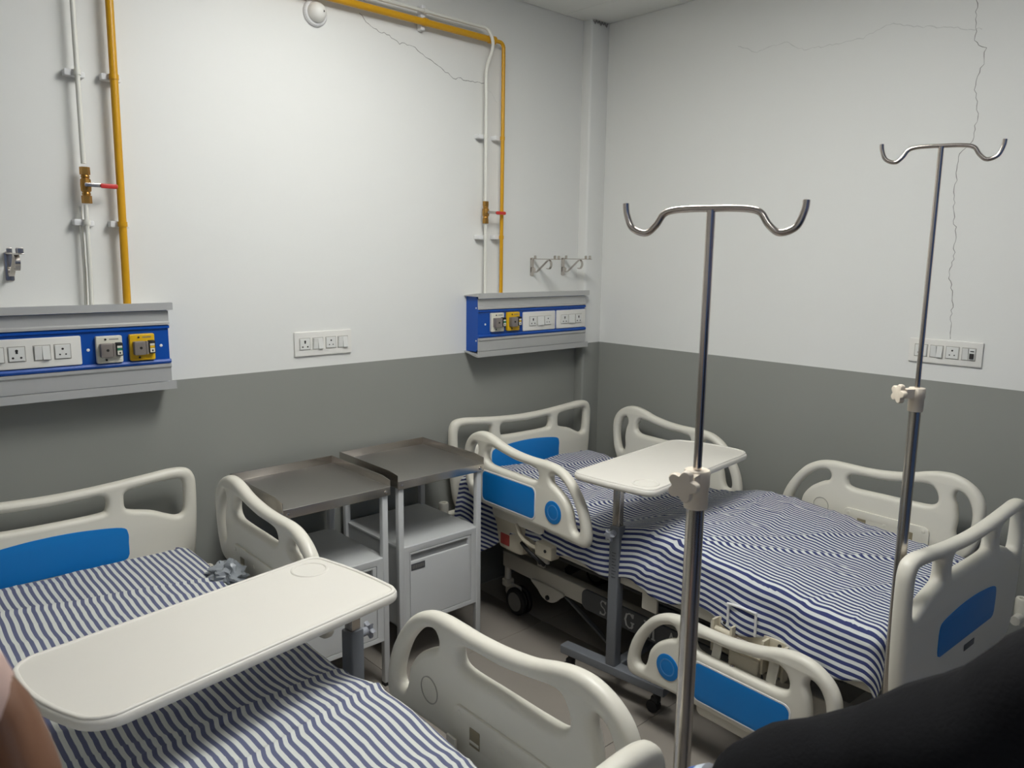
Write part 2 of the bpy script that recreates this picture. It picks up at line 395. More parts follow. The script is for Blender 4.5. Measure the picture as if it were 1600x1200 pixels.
def put_rail(bed, side, foot, x, ystart, z):
    """foot rail is the mirror image: build with y flipped through rotation by 180 deg and the opposite face."""
    A = RAILS[-side if foot else side]
    r = inst('side_rail', A['side_rail'], bed, (x, ystart, z), (0, 0, pi if foot else 0))
    for k in ('blue_panel', 'panel_border', 'round_badge', 'inner_plate', 'ring_mark'):
        inst(k, A[k], r)
    sg = -side if foot else side
    for yy, zz in ((-.19, .108), (-.335, .09), (-.48, .108)): inst('screw_cap', A['screw_cap'], r, (-sg * .0275, yy, zz))
    for yy in (-.245, -.425): inst('latch_pocket_shade', A['latch_pocket_shade'], r, (-sg * .0052, yy, .071))
    for yy in (-.245, -.425): inst('latch_pin', A['latch_pin'], r, (-sg * .0225, yy, .06))
    return r
def mirror(L): return L + [(-a, b) for a, b in reversed(L)]
BO = [(0, .888), (.15, .893), (.3, .905), (.385, .912), (.437, .905), (.46, .878), (.466, .83), (.462, .7), (.448, .56), (.425, .48), (.385, .44), (.33, .425), (.15, .425)]
BH3 = [(.222, .83), (.226, .854), (.25, .863), (.314, .87), (.395, .874), (.419, .862), (.424, .82), (.418, .752), (.395, .738), (.36, .75), (.31, .773), (.25, .788), (.226, .8)]
def board(bed, name, y, face, dx=0.):
    outer = catmull(BO + [(-a, b) for a, b in reversed(BO[1:])], 5)
    h2 = catmull([(0, .853), (.1, .856), (.15, .858), (.166, .843), (.164, .81), (.14, .797), (0, .794), (-.14, .797), (-.164, .81), (-.166, .843), (-.15, .858), (-.1, .856)], 5)
    b = G().plate(outer, [catmull(BH3, 5), catmull([(-a, q) for a, q in BH3], 5), h2], .044, .018, 'xz', y, 0, 4).build(name, ABS, bed, 60); b.location.x = dx; b.scale.x = .95 if dx else 1
    for fc in (1, -1):
        yy = y + fc * .0225
        pts = [(-.225, .68), (-.225, .715), (-.205, .738), (-.1, .752), (0, .756), (.1, .752), (.205, .738), (.225, .715), (.225, .68)] if fc == face else [(-.225, .585), (-.225, .65), (-.2, .672), (-.1, .684), (0, .688), (.1, .684), (.2, .672), (.225, .65), (.225, .585)]
        zb = .62 if fc == face else .565
        loop = catmull(pts, 5, False) + [Vector((.225, zb + .02)), Vector((.219, zb + .006)), Vector((.205, zb)), Vector((-.205, zb)), Vector((-.219, zb + .006)), Vector((-.225, zb + .02))]
        G().plate(loop, [], .003, .001, 'xz', yy).build('blue_panel', BLUE, b)
    return b
def caster(bed, x, y, dy, name='caster'):
    g = G(); g.tube([(x, y, .24), (x, y, .115)], .016, 12)
    g.rbox(x - .007, x + .007, min(y, y + dy) - .012, max(y, y + dy) + .012, .07, .135, .005, 'yz', .012); g.rbox(x - .022, x + .022, y - .022, y + .022, .112, .15, .006, 'yz', .01)
    c = g.build(name, CREAM, bed)
    for s in (-1, 1):
        gg = G().lathe([(.036, -.011), (.06, -.011), (.066, -.006), (.066, .006), (.06, .011), (.036, .011)], (x + s * .019, y + dy, .066), 'x', 28)
        gg.build('wheel', RUBBER, c)
        G().lathe([(.045, -.0125), (.045, .0125), (.014, .0125)] if s > 0 else [(.014, -.0125), (.045, -.0125), (.045, .0125)], (x + s * .019, y + dy, .066), 'x', 24).build('hub', HUB, c)
def letters(parent, x, y0, z0, h, txt='SIGMA'):
    """raised serif capitals, strokes laid out along -y on the outer (-x) face"""
    S = {'S': [[(.62, .85), (.45, .98), (.2, .98), (.06, .8), (.15, .6), (.5, .45), (.62, .25), (.5, .05), (.22, .02), (.05, .15)], [(.62, .85), (.64, 1)], [(.05, .15), (.03, 0)]],
         'I': [[(.25, 0), (.25, 1)], [(.1, 0), (.4, 0)], [(.1, 1), (.4, 1)]],
         'G': [[(.85, .8), (.7, .95), (.5, 1), (.2, .88), (.06, .5), (.2, .12), (.5, 0), (.75, .06), (.85, .16), (.85, .42)], [(.68, .42), (1., .42)], [(.85, .8), (.87, 1)]],
         'M': [[(.12, 0), (.16, 1), (.55, .08), (.95, 1), (1., 0)], [(.0, 0), (.25, 0)], [(.85, 0), (1.15, 0)], [(.02, 1), (.16, 1)], [(.95, 1), (1.1, 1)]],
         'A': [[(.08, 0), (.45, 1), (.85, 0)], [(.22, .36), (.7, .36)], [(-.02, 0), (.2, 0)], [(.7, 0), (.98, 0)]]}
    adv = {'S': .95, 'I': .75, 'G': 1.25, 'M': 1.4, 'A': 1.2}; y = y0; th = .0035
    for ch in txt:
        g = G()
        for ln in S[ch]:
            for (a, b), (c, d) in zip(ln[:-1], ln[1:]):
                p = Vector((y - a * h * .8, z0 + b * h)); q = Vector((y - c * h * .8, z0 + d * h)); e = (q - p).normalized()
                wd = th * (1.25 if abs(e.y) > .75 and ch in 'IGM' else .8); nn = Vector((-e.y, e.x)) * wd; p = p - e * wd * .6; q = q + e * wd * .6
                V = [(xx, *(r + nn * s)) for xx in (x, x - .0012) for r, s in ((p, 1), (q, 1), (q, -1), (p, -1))]
                g.put(V, [(0, 1, 2, 3), (7, 6, 5, 4), (0, 4, 5, 1), (1, 5, 6, 2), (2, 6, 7, 3), (3, 7, 4, 0)])
        g.build('letter', LETTER, parent); y -= adv[ch] * h * 1.32
def make_bed(label, loc, rz, low, rx, yh, yf):
    bed = thing('hospital_bed', label, 'bed', loc, rz, 'hospital beds')
    board(bed, 'headboard', 0, -1); fb = board(bed, 'footboard', -BL, 1, -.075 if low else 0)
    G().rbox(-.01, .07, -BL - .024, -BL - .0225, .52, .54, .0005, 'xz', .002).build('name_sticker', DGREY, fb)
    # rails
    put_rail(bed, -1, False, -.485, -.165 if low else -.13, .57); put_rail(bed, 1, False, rx, yh, .575)
    put_rail(bed, 1, True, rx, yf, .565)
    if low: put_rail(bed, -1, True, -.495, -1.965, .18)
    else: put_rail(bed, -1, True, -.49, -BL + .07, .57)
    # deck
    g = G()
    for s in (-1, 1): g.rbox(s * .405 - .015, s * .405 + .015, -BL + .08, -.06, .455, .495, .004, 'xz')
    for y in (-.08, -.75, -1.2, -BL + .1): g.rbox(-.4, .4, y - .02, y + .02, .455, .49, .004, 'yz')
    for s in (-1, 1):
        for y in (-.62, -1.2, -1.5): g.rbox(s * .42 - .006, s * .42 + .006, y - .035, y + .035, .40, .47, .003, 'yz')
    g.build('deck_frame', CREAM, bed)
    for y0, y1 in ((-.1, -.78), (-.8, -1.08), (-1.1, -1.42), (-1.44, -BL + .1)):
        G().rbox(-.395, .395, y1, y0, .495, .508, .003, 'xy', .02).build('deck_section', BLACK, bed)
    # base frame
    for s in (-1, 1):
        x = s * .27
        b = G().plate(rrect(-BL + .2, -.2, .215, .292, .006), [], .05, .004, 'yz', x).build('base_beam', CREAM, bed)
        G().plate(catmull([(-.42, .225), (-.62, .225), (-.6, .19), (-.57, .165), (-.53, .155), (-.49, .165), (-.46, .19)], 5), [], .012, .003, 'yz', x + s * .03).build('pivot_lug', CREAM, b)
        g = G().lathe([(.011, 0), (.011, .006), (.007, .008)], (x + s * .036, -.53, .175), (s, 0, 0), 14)
        g.lathe([(.011, 0), (.011, .006), (.007, .008)], (x + s * .02, -.46, .315), (s, 0, 0), 14); pieces(g, 'bolt', BLACK, b)
        G().plate(catmull([(-.44, .28), (-.44, .325), (-.46, .338), (-.48, .325), (-.48, .28)], 4), [], .014, .003, 'yz', x + s * .012).build('upper_lug', CREAM, b)
        cv = G().plate([(-a, q) for a, q in rrect(.74, 1.6, .208, .296, .03)], [], .012, .004, 'yz', x + s * .031).build('grey_cover', DGREY, b)
        if s < 0: letters(cv, x - .0373, -.85, .222, .06)
        G().plate([(-.6, .2), (-.63, .2), (-.95, .06), (-.92, .06)], [], .02, .002, 'yz', x + s * .0).build('brace_link', DGREY, bed)
        for y, dy in ((-.21, -.085), (-BL + .21, .085)): caster(bed, x, y, dy)
    g = G()
    for y in (-.21, -BL + .21): g.rbox(-.27, .27, y - .025, y + .025, .225, .285, .004, 'yz')
    pieces(g, 'cross_beam', CREAM, bed)
    for y in (-.55, -1.5):
        g = G()
        for s in (-1, 1): g.tube([(s * .2, y, .28), (s * .2, y - .22, .45)], .022, 8)
        g.cyl((-.24, y - .22, .45), (.24, y - .22, .45), .022); g.build('lift_arm', BLACK, bed)
    for y in (-.75, -1.25):
        g = G().cyl((-.12, y, .32), (-.12, y - .34, .38), .028); g.rbox(-.17, -.07, y - .06, y + .06, .29, .39, .012, 'yz', .02); g.build('actuator', RUBBER, bed)
    G().cyl((-.34, -.42, .42), (-.34, -1.9, .43), .024).build('torsion_tube', BLACK, bed)
    # corner bumpers
    for s in (-1, 1):
        for y in (.005, -BL - .005):
            g = G(); g.cyl((s * .43, y, .45), (s * .49, y, .45), .016); g.cyl((s * .43, y, .455), (s * .43, y + (.0 if y < -1 else -.08), .455), .012)
            g.lathe([(.012, -.04), (.021, -.04), (.023, -.03), (.023, .05), (.021, .055), (.012, .055), (.012, .045), (.001, .045)], (s * .495, y, .46), 'z', 18); g.build('bumper_roller', ABS, bed)
    # control box below the near head rail
    cb = G().plate(catmull([(-.34, .55), (-.5, .55), (-.53, .52), (-.53, .43), (-.51, .405), (-.40, .405), (-.37, .42), (-.35, .5)], 5), [], .06, .008, 'yz', -.43).build('control_box', ABSD, bed)
    G().rbox(-.4625, -.4605, -.445, -.385, .425, .475, .0008, 'yz', .004).build('red_label', REDL, cb)
    g = G()
    g.tube(catmull([(-.47, -.5, .545), (-.475, -.54, .5), (-.465, -.6, .475), (-.45, -.66, .47)], 6, False), .009, 8)
    g.build('cable', ABSD, cb)
    G().tube(catmull([(-.465, -.53, .47), (-.47, -.58, .45), (-.46, -.63, .425), (-.44, -.65, .4)], 6, False), .008, 8).build('black_cable', RUBBER, cb)
    cn = G().rbox(-.47, -.42, -.72, -.62, .445, .505, .006, 'yz', .008).build('connector_block', ABSD, cb)
    G().lathe([(.007, 0), (.007, .003)], (-.47, -.685, .48), (-1, 0, 0), 12).build('connector_port', BLACK, cn)
    # rail brackets
    def bracket(sx, y, dropped):
        x = sx * .435
        b = G().plate([(-a, q) for a, q in rrect(-y - .13, -y + .13, .385, .505, .01)], [], .006, .002, 'yz', x).build('rail_bracket', ABSD, bed)
        g = G()
        for yy in (y + .055, y - .06): g.plate([(yy - .004, .39), (yy + .004, .39), (yy + .004, .50), (yy - .004, .50)], [], .035, 0, 'yz', x + sx * .018)
        for yy in (y + .128, y - .128): g.plate([(yy - .004, .39), (yy + .004, .39), (yy + .004, .50), (yy - .004, .50)], [], .03, 0, 'yz', x + sx * .016)
        pieces(g, 'bracket_rib', ABSD, b)
        pieces(G().cyl((x + sx * .018, y - .128, .465), (x + sx * .018, y - .06, .465), .011).cyl((x + sx * .018, y + .055, .465), (x + sx * .018, y + .128, .465), .011), 'pivot_sleeve', ABSD, b)
        pieces(G().cyl((x + sx * .018, y - .06, .465), (x + sx * .018, y + .055, .465), .004).cyl((x + sx * .018, y - .0, .435), (x + sx * .018, y + .055, .435), .004), 'pivot_rod', CHROME, b)
        g = G()
        for yy, zz in ((y + .1, .49), (y - .1, .49), (y - .118, .455)): g.lathe([(.006, 0), (.006, .004)], (x + sx * .003, yy, zz), (sx, 0, 0), 10)
        pieces(g, 'bolt', BLACK, b)
        if dropped:
            for yy in (y + .085, y - .115):
                G().plate([(yy - .016, .47), (yy + .016, .47), (yy + .046, .24), (yy + .014, .24)], [], .006, .001, 'yz', x + sx * .05).build('link_bar', ABS, b)
            G().plate([(y - .055, .43), (y + .05, .43), (y + .06, .28), (y - .045, .28)], [], .03, .004, 'yz', x + sx * .03).build('latch_block', ABSD, b)
            G().lathe([(.004, 0), (.008, .01), (.012, .02), (.012, .04), (.006, .05)], (x + sx * .055, y + .03, .34), 'z', 14).build('latch_knob', CHROME, b)
            G().tube(catmull([(x - .01, y + .085, .49), (x - .012, y + .085, .555), (x - .012, y + .08, .565), (x - .012, y - .01, .568), (x - .012, y - .016, .56), (x - .01, y - .016, .49)], 5, False), .0045, 8).build('release_handle', CLAMP, b)
        else:
            for yy in (y + .085, y - .115):
                G().plate([(yy - .016, .44), (yy + .016, .44), (yy + .016, .62), (yy - .016, .62)], [], .006, .001, 'yz', x + sx * .026).build('link_bar', ABS, b)
    bracket(-1, -1.63, low); bracket(1, -1.63, False); bracket(1, -.5, False)
    return bed
bed1 = make_bed('raised-rail hospital bed on the left, under the blue panel at the photo edge', (-2.715, -.09, 0), math.radians(-.6), False, .505, -.13, -BL + .07)
bed2 = make_bed('hospital bed in the corner with its near foot rail folded down', (-.595, -.09, 0), math.radians(-2.5), True, .475, -.185, -BL + .135)

# ---------------------------------------------------------------- mattresses and sheets
def smooth(a, b, t):
    t = max(0, min(1, (t - a) / (b - a))); return t * t * (3 - 2 * t)
def ztop(t, kind):
    k = .062 if kind == 2 else .045; c = 1.19 if kind == 2 else 1.38
    d = t - c
    e = max(0., 1 + d / .26) if d < 0 else max(0., 1 - d / .75)
    e = e * e * (3 - 2 * e) * .45 + e * .55
    return .632 + k * (e - .12 * math.exp(-(d / .035) ** 2)) + (.02 * math.exp(-((t - .12) / .12) ** 2) if kind == 2 else 0)
CREASE = {1: ((.33, .22, .006), (.62, -.3, .004), (1.22, -.12, .007), (1.43, -.22, .008), (1.72, -.1, .006)), 2: ((.22, .1, .005), (.8, .35, .005), (1.19, .0, .004), (1.5, .5, .004), (1.66, .9, .005), (1.9, .3, .004))}
def make_sheet(kind, bed, label, mlabel, mt):
    loc, rz = bed.location, bed.rotation_euler.z
    W0, T0, T1 = .405, .04, BL - .07
    # mattress core
    NT = 24; V = []; Fs = []; sec = [(-.405, .515), (-.41, .56), (-.395, .60), (0, .612), (.395, .60), (.41, .56), (.405, .515)]
    for i in range(NT + 1):
        t = T0 + .02 + (T1 - T0 - .04) * i / NT; dz = ztop(t, kind) - .632
        for a, b in sec: V.append((a, -t, b + dz))
    n = len(sec)
    for i in range(NT):
        for k in range(n):
            q = (k + 1) % n; Fs.append((i * n + k, i * n + q, (i + 1) * n + q, (i + 1) * n + k))
    Fs += [tuple(range(n)), tuple(range(NT * n, NT * n + n))]
    mo = G().put(V, Fs).build('mattress', MATT); mo.location = loc; mo.rotation_euler = (0, 0, rz); tag(mo, mlabel, 'mattress', 'bed mattresses')
    rb = .045
    def fall(r):
        if r <= 0: return 0, 0
        q = rb * pi / 2
        if r < q: a = r / rb; return rb * math.sin(a), rb * (1 - math.cos(a))
        return rb + .012 * smooth(q, q + .1, r), rb + (r - q)
    NS, NTT = 190, 260; ts0, ts1 = -.0, T1 - .005 + .10; V = []; UV = []
    w0 = W0 - rb + .018; seed = 3.1 * kind
    for j in range(NTT + 1):
        t = ts0 + (ts1 - ts0) * j / NTT
        ext = .18 + (.004 * math.sin(t * 5 + kind) + .003 * math.sin(t * 11)) + .75 * (ztop(min(max(t, .04), BL - .07), kind) - .632)
        extL = ext
        if kind == 2: extL = ext + .17 * (1 - smooth(.18, .46, t)) + .015 * math.sin(t * 21)
        for i in range(NS + 1):
            a = i / NS; smin, smax = -(w0 + extL), w0 + ext; s = smin + (smax - smin) * a
            dx = max(0, abs(s) - w0); dy0 = max(0, .075 - t); dy1 = max(0, t - (T1 - rb))
            sg = 1 if s > 0 else -1; tc = min(max(t, .075), T1 - rb)
            r = math.hypot(dx, dy1); hx, hz = fall(r)
            x = max(-w0, min(w0, s)); y = tc
            if r > 0: x += sg * hx * dx / r; y += hx * dy1 / r
            y -= min(dy0, .05)
            z = ztop(min(max(t, T0), T1), kind) - hz - .6 * dy0 * (1 if dx == 0 else .4)
            z += .012 * math.exp(-((abs(s) - w0 * .6) / .3) ** 2) - .006
            P = Vector((s * 2.2, t * 3.2, seed)); jog = 0
            wr = noise.noise(P * 1.6) * .005
            rg = abs(noise.noise(Vector((s * 1.1 + .35 * t, t * 6.5 - s * (2.2 if kind == 1 else -1.4), seed + 4)))); wr += (.5 - min(rg * 3, .5)) * .010
            rg2 = abs(noise.noise(Vector((s * 5.5 + t * 2.5, t * 5.0 - s * 4.0, seed + 9)))); wr += (.3 - min(rg2 * 3, .3)) * .007
            for t0, sl, amp in CREASE[kind]:
                d_ = t - t0 - sl * s
                if abs(d_) < .06: wr += amp * math.exp(-(d_ / .011) ** 2)
                jog += amp * .55 * math.tanh(d_ / .012)
            if dx > .03: # soft vertical folds in the hanging part
                f_ = min(1, (dx - .03) / .12); x += sg * f_ * (.010 * math.sin(t * 17 + 2 * noise.noise(Vector((t * 3, seed, 0)))) + .004)
                x += sg * f_ * .006 * noise.noise(Vector((t * 14, s * 8, seed)))
                z += wr * .3
            else: z += wr
            if kind == 2 and sg < 0 and dx > .05 and t < .5: x -= .02 * smooth(.05, .3, dx)
            V.append((x, -y, z))
            us = s + .007 * noise.noise(Vector((s * 1.5, t * 2.2, seed + 20))) + .0035 * noise.noise(Vector((s * 4, t * 7, seed + 30)))
            UV.append((us + jog + 2, t))
    Fs = []
    for j in range(NTT):
        for i in range(NS): k = j * (NS + 1) + i; Fs.append((k, k + 1, k + NS + 2, k + NS + 1))
    me = bpy.data.meshes.new('bed_sheet'); me.from_pydata(V, [], Fs); me.materials.append(mt)
    uvl = me.uv_layers.new(name='UVMap')
    uvl.data.foreach_set('uv', [c for l in me.loops for c in UV[l.vertex_index]])
    me.polygons.foreach_set('use_smooth', [True] * len(Fs))
    bm = bmesh.new(); bm.from_mesh(me); bmesh.ops.recalc_face_normals(bm, faces=bm.faces); bm.to_mesh(me); bm.free()
    o = bpy.data.objects.new('bed_sheet', me); COL.objects.link(o); o.location = loc; o.rotation_euler = (0, 0, rz)
    md = o.modifiers.new('thickness', 'SOLIDIFY'); md.thickness = .002; md.offset = 1
    return tag(o, label, 'bed sheet', 'striped bed sheets')
make_sheet(1, bed1, 'blue-grey and white striped sheet on the left bed, half under the table top', 'dark mattress under the striped sheet of the left bed', SHEET1)
make_sheet(2, bed2, 'navy and white striped sheet spread over the corner bed', 'dark mattress under the navy striped sheet of the corner bed', SHEET2)

# ---------------------------------------------------------------- overbed tables
def table(label, loc, rz, ztop_, px_, py_):
    t = thing('overbed_table', label, 'table', loc, rz, 'overbed tables')
    hx, hy = .385, .18
    bowf = lambda x, y: .012 * (1 - (y / hy) ** 2) if x > 0 else .034 * (1 - (y / hy) ** 2) + .012 * (1 + y / hy)
    def outline(d):
        P = []
        for (cx, cy, a0) in ((hx - .04 - .012, -hy + .04, -90), (hx - .04 - .012, hy - .04, 0), (-hx + .05 + .018, hy - .05, 90), (-hx + .05 + .018, -hy + .05, 180)):
            r = .04 if cx > 0 else .05
            for k in range(7):
                a = math.radians(a0 + 90 * k / 6); P.append((cx + (r - d) * math.cos(a), cy + (r - d) * math.sin(a)))
            if a0 == 0 or a0 == 180: pass
        Q = []
        for i, p in enumerate(P):   # bow both short ends outwards
            x, y = p; bow = bowf(x, y); Q.append((x + (bow if x > 0 else -bow), y))
        R_ = []
        for i in range(len(Q)):
            a, b = Q[i], Q[(i + 1) % len(Q)]; R_.append(a)
            if abs(b[1] - a[1]) > .15:
                for k in range(1, 8):
                    y = a[1] + (b[1] - a[1]) * k / 8; x0 = P[i][0]; bow = bowf(x0, y); R_.append((x0 + (bow if x0 > 0 else -bow), y))
        return R_
    top = G().plate(outline(0), [], .026, .010, 'xy', ztop_ - .017).build('table_top', TOPW, t)
    G().plate(outline(.005), [outline(.016)], .009, .004, 'xy', ztop_ - .0052).build('raised_rim', TOPW, top)
    G().plate(circ(hx - .085, hy - .075, .05, 40), [circ(hx - .085, hy - .075, .041, 40)], .006, .0028, 'xy', ztop_ - .0045).build('cup_ring', TOPW, top)
    p0 = (px_, py_)
    G().rbox(px_ - .022, px_ + .022, py_ - .022, py_ + .022, .1, .68, .004, 'xy', .006).build('post', TGREY, t)
    ip = G().rbox(px_ - .016, px_ + .016, py_ - .016, py_ + .016, .66, ztop_ - .03, .003, 'xy', .005).build('inner_post', STEEL, t)
    g = G()
    for k in range(9): g.box(px_ + .0222, px_ + .0228, py_ - .006, py_ + (.006 if k % 2 else .012), .48 + k * .012, .482 + k * .012)
    g.build('height_scale', BLACK, t)
    G().plate([(px_ - .2, ztop_ - .03), (px_ + .02, ztop_ - .03), (px_ + .02, ztop_ - .05), (px_ - .01, ztop_ - .075), (px_ - .03, ztop_ - .075)], [], .035, .002, 'xz', py_).build('support_arm', DGREY, t)
    kn = G().cyl((px_ + .02, py_, .655), (px_ + .05, py_, .655), .012)
    star = [((.024 if k % 2 == 0 else .014) * math.cos(2 * pi * k / 12), (.024 if k % 2 == 0 else .014) * math.sin(2 * pi * k / 12)) for k in range(12)]
    kn.plate([(py_ + a, .655 + b) for a, b in catmull(star, 3)], [], .016, .004, 'yz', px_ + .056); kn.build('knob', KNOBG, t)
    g = G().rbox(px_ - .025, px_ + .025, py_ - .24, py_ + .24, .085, .12, .003, 'xz'); g.build('base_bar', TGREY, t)
    g = G().rbox(px_ - .56, px_ - .025, py_ - .02, py_ + .02, .088, .116, .003, 'yz'); g.rbox(px_ - .6, px_ - .56, py_ - .2, py_ + .2, .085, .12, .003, 'xz'); g.build('under_bed_leg', TGREY, t)
    for cx, cy in ((px_, py_ - .2), (px_, py_ + .2), (px_ - .58, py_ - .17), (px_ - .58, py_ + .17)):
        c = G().cyl((cx, cy, .09), (cx, cy, .062), .014).rbox(cx - .014, cx + .014, cy - .02, cy + .012, .04, .066, .005, 'yz').build('caster', RUBBER, t)
        for s in (-1, 1): G().lathe([(.012, -.007), (.023, -.007), (.025, 0), (.023, .007), (.012, .007)], (cx + s * .009, cy - .012, .025), 'x', 18).build('wheel', RUBBER, c)
    return t
table('large cream overbed table top reaching across the left bed', (-2.585, -1.217, 0), math.radians(8.8), .84, .355, .0)
table('cream overbed table on grey castor base over the corner bed', (-.785, -1.10, 0), math.radians(185.6), .88, .275, -.025)

# ---------------------------------------------------------------- bedside lockers
def locker(label, x, yf, dark):
    t = thing('bedside_locker', label, 'locker', (x, yf, 0), 0, 'bedside lockers')
    W, Dp, H = .42, .43, .81; h = W / 2
    for sx in (-1, 1):
        for y in (0, Dp - .025):
            xx = sx * (h - .0125)
            l = G().rbox(xx - .0125, xx + .0125, y, y + .025, .012, H - .005, .0025, 'xy', .004).build('leg', WHITE, t)
            G().box(xx - .0125, xx + .0125, y, y + .025, 0, .014).build('foot_tip', RUBBER, l)
    tr = G().rbox(-h - .005, h + .005, -.006, Dp, H - .006, H, .001, 'xy', .003)
    tr = tr.build('steel_tray', TRAY, t)
    G().rbox(-h - .006, h + .006, -.008, -.005, H - .034, H - .001, .001, 'xz', .002).build('front_lip', STEEL, tr)
    for s in (-1, 1):
        G().plate([(-.006, H - .028), (Dp + .003, H - .028), (Dp + .003, H + .032), (.05, H + .032), (-.006, H + .024)], [], .0025, .0006, 'yz', s * (h + .006)).build('side_rim', STEEL, tr)
    G().rbox(-h - .005, h + .005, Dp, Dp + .003, H - .028, H + .032, .001, 'xz', .002).build('back_rim', STEEL, tr)
    g = G()
    for s in (-1, 1): g.lathe([(.007, 0), (.007, .002), (.004, .0035)], (s * (h - .012), -.008, H - .02), (0, -1, 0), 12)
    pieces(g, 'bolt', STEEL, tr)
    # body
    b = G(); z0, z1 = .19, .532
    b.rbox(-h + .01, h - .01, .006, Dp - .006, z1 - .012, z1, .002, 'xy', .003)
    b.box(-h + .012, -h + .016, .01, Dp - .01, z0, z1 - .01); b.box(h - .016, h - .012, .01, Dp - .01, z0, z1 - .01)
    b.box(-h + .012, h - .012, Dp - .014, Dp - .01, z0, z1 - .01); b.box(-h + .012, h - .012, .01, Dp - .01, z0, z0 + .004)
    b.plate(rrect(-h + .02, h - .02, z0, z1 - .002, .002), [rrect(-h + .052, h - .052, z0 + .02, z1 - .028, .002)], .018, .0015, 'xz', .012)
    body = b.build('body', WHITE, t)
    d = G().plate(rrect(-h + .054, h - .054, z0 + .022, z1 - .03, .003), [rrect(-h + .058, h - .07, z1 - .068, z1 - .038, .002)], .016, .0015, 'xz', .011).build('door', WHITE, t)
    G().box(-h + .056, h - .056, .014, .018, z1 - .07, z1 - .036).build('handle_recess', LOCKD, d)
    pl = G().rbox(-h + .058, -h + .125, .0015, .003, z1 - .106, z1 - .078, .0005, 'xz', .001).build('name_plate', DGREY, d)
    g = G()
    for k in range(7): g.box(-h + .064 + k * .0082, -h + .0685 + k * .0082, .0008, .0016, z1 - .099, z1 - .085)
    g.build('name_print', HUB, pl)
    return t
locker('steel-topped white locker nearest the left bed', -1.888, -.49, 0)
locker('white steel-topped bedside locker nearest the corner bed', -1.4, -.46, 0)

# ---------------------------------------------------------------- IV poles
def iv_pole(label, x, y, ztop_, zcol, zbot, ang, kx):
    t = thing('iv_pole', label, 'IV pole', (x, y, zbot), 0, 'bed-mounted IV poles')
    zt, zc = ztop_ - zbot, zcol - zbot
    G().tube([(0, 0, 0), (0, 0, .003), (0, 0, zc), (0, 0, zc + .001)], .0145, 20).build('lower_tube', STEEL, t)
    G().tube([(0, 0, zc - .05), (0, 0, zt)], .0066, 14).build('upper_rod', CHROME, t)
    u = Vector((math.cos(ang), math.sin(ang), 0)); h = .128
    prof = [(-h - .006, .012), (-h - .004, -.004), (-h + .006, -.026), (-h + .028, -.034), (-h + .044, -.022), (-h + .055, -.006), (-h + .070, 0), (-.03, .002), (0, .002), (.03, .002), (h - .070, 0), (h - .055, -.006), (h - .044, -.022), (h - .028, -.034), (h - .006, -.026), (h + .004, -.004), (h + .006, .012)]
    G().tube(catmull([u * a + Vector((0, 0, zt + b)) for a, b in prof], 6, False), .0052, 12).build('hook_bar', CHROME, t)
    c = G().lathe([(.015, -.03), (.0185, -.03), (.019, -.028), (.019, .004), (.0205, .006), (.0205, .03), (.019, .032), (.0075, .032)], (0, 0, zc), 'z', 24)
    k = Vector((math.cos(kx), math.sin(kx), 0)); n = Vector((-k.y, k.x, 0))
    V = [k * a + n * b + Vector((0, 0, zc + z)) for a in (.01, .04) for b in (-.012, .012) for z in (.006, .03)]
    c.put(V, [(0, 1, 3, 2), (4, 6, 7, 5), (0, 4, 5, 1), (2, 3, 7, 6), (0, 2, 6, 4), (1, 5, 7, 3)]); cl = c.build('clamp_collar', KNOB, t)
    g = G(); g.tube([k * .038 + Vector((0, 0, zc + .018)), k * .048 + Vector((0, 0, zc + .018))], .010, 14)
    V = []; Fs = []; N = 60; ring = []
    for j, (d, sc) in enumerate(((.046, .7), (.047, .95), (.051, 1.0), (.057, 1.0), (.060, .92), (.061, .6))):
        for i in range(N):
            a = 2 * pi * i / N; r = (.0225 + .0042 * math.cos(5 * a) - .0008 * math.cos(10 * a)) * sc
            V.append(k * d + n * (r * math.cos(a)) + Vector((0, 0, zc + .018 + r * math.sin(a))))
    for j in range(5):
        for i in range(N): q = (i + 1) % N; Fs.append((j * N + i, j * N + q, (j + 1) * N + q, (j + 1) * N + i))
    Fs += [tuple(range(N)), tuple(range(5 * N, 6 * N))]
    g.put(V, Fs); g.build('star_knob', KNOB, cl)
    s = G().lathe([(.016, -.03), (.024, -.03), (.026, -.02), (.026, .05), (.022, .06), (.016, .06)], (0, 0, .04), 'z', 18)
    s.rbox(-.012, .012, 0, .05, .02, .06, .003, 'xz'); s.build('bed_socket', ABSD, t)
iv_pole('stainless IV pole clamped at the foot of the left bed', -2.215, -2.2, 1.743, 1.31, .42, math.radians(-70), math.radians(192))
iv_pole('stainless IV pole standing at the foot of the corner bed', -1.115, -2.125, 1.952, 1.315, .36, math.radians(-67), math.radians(150))

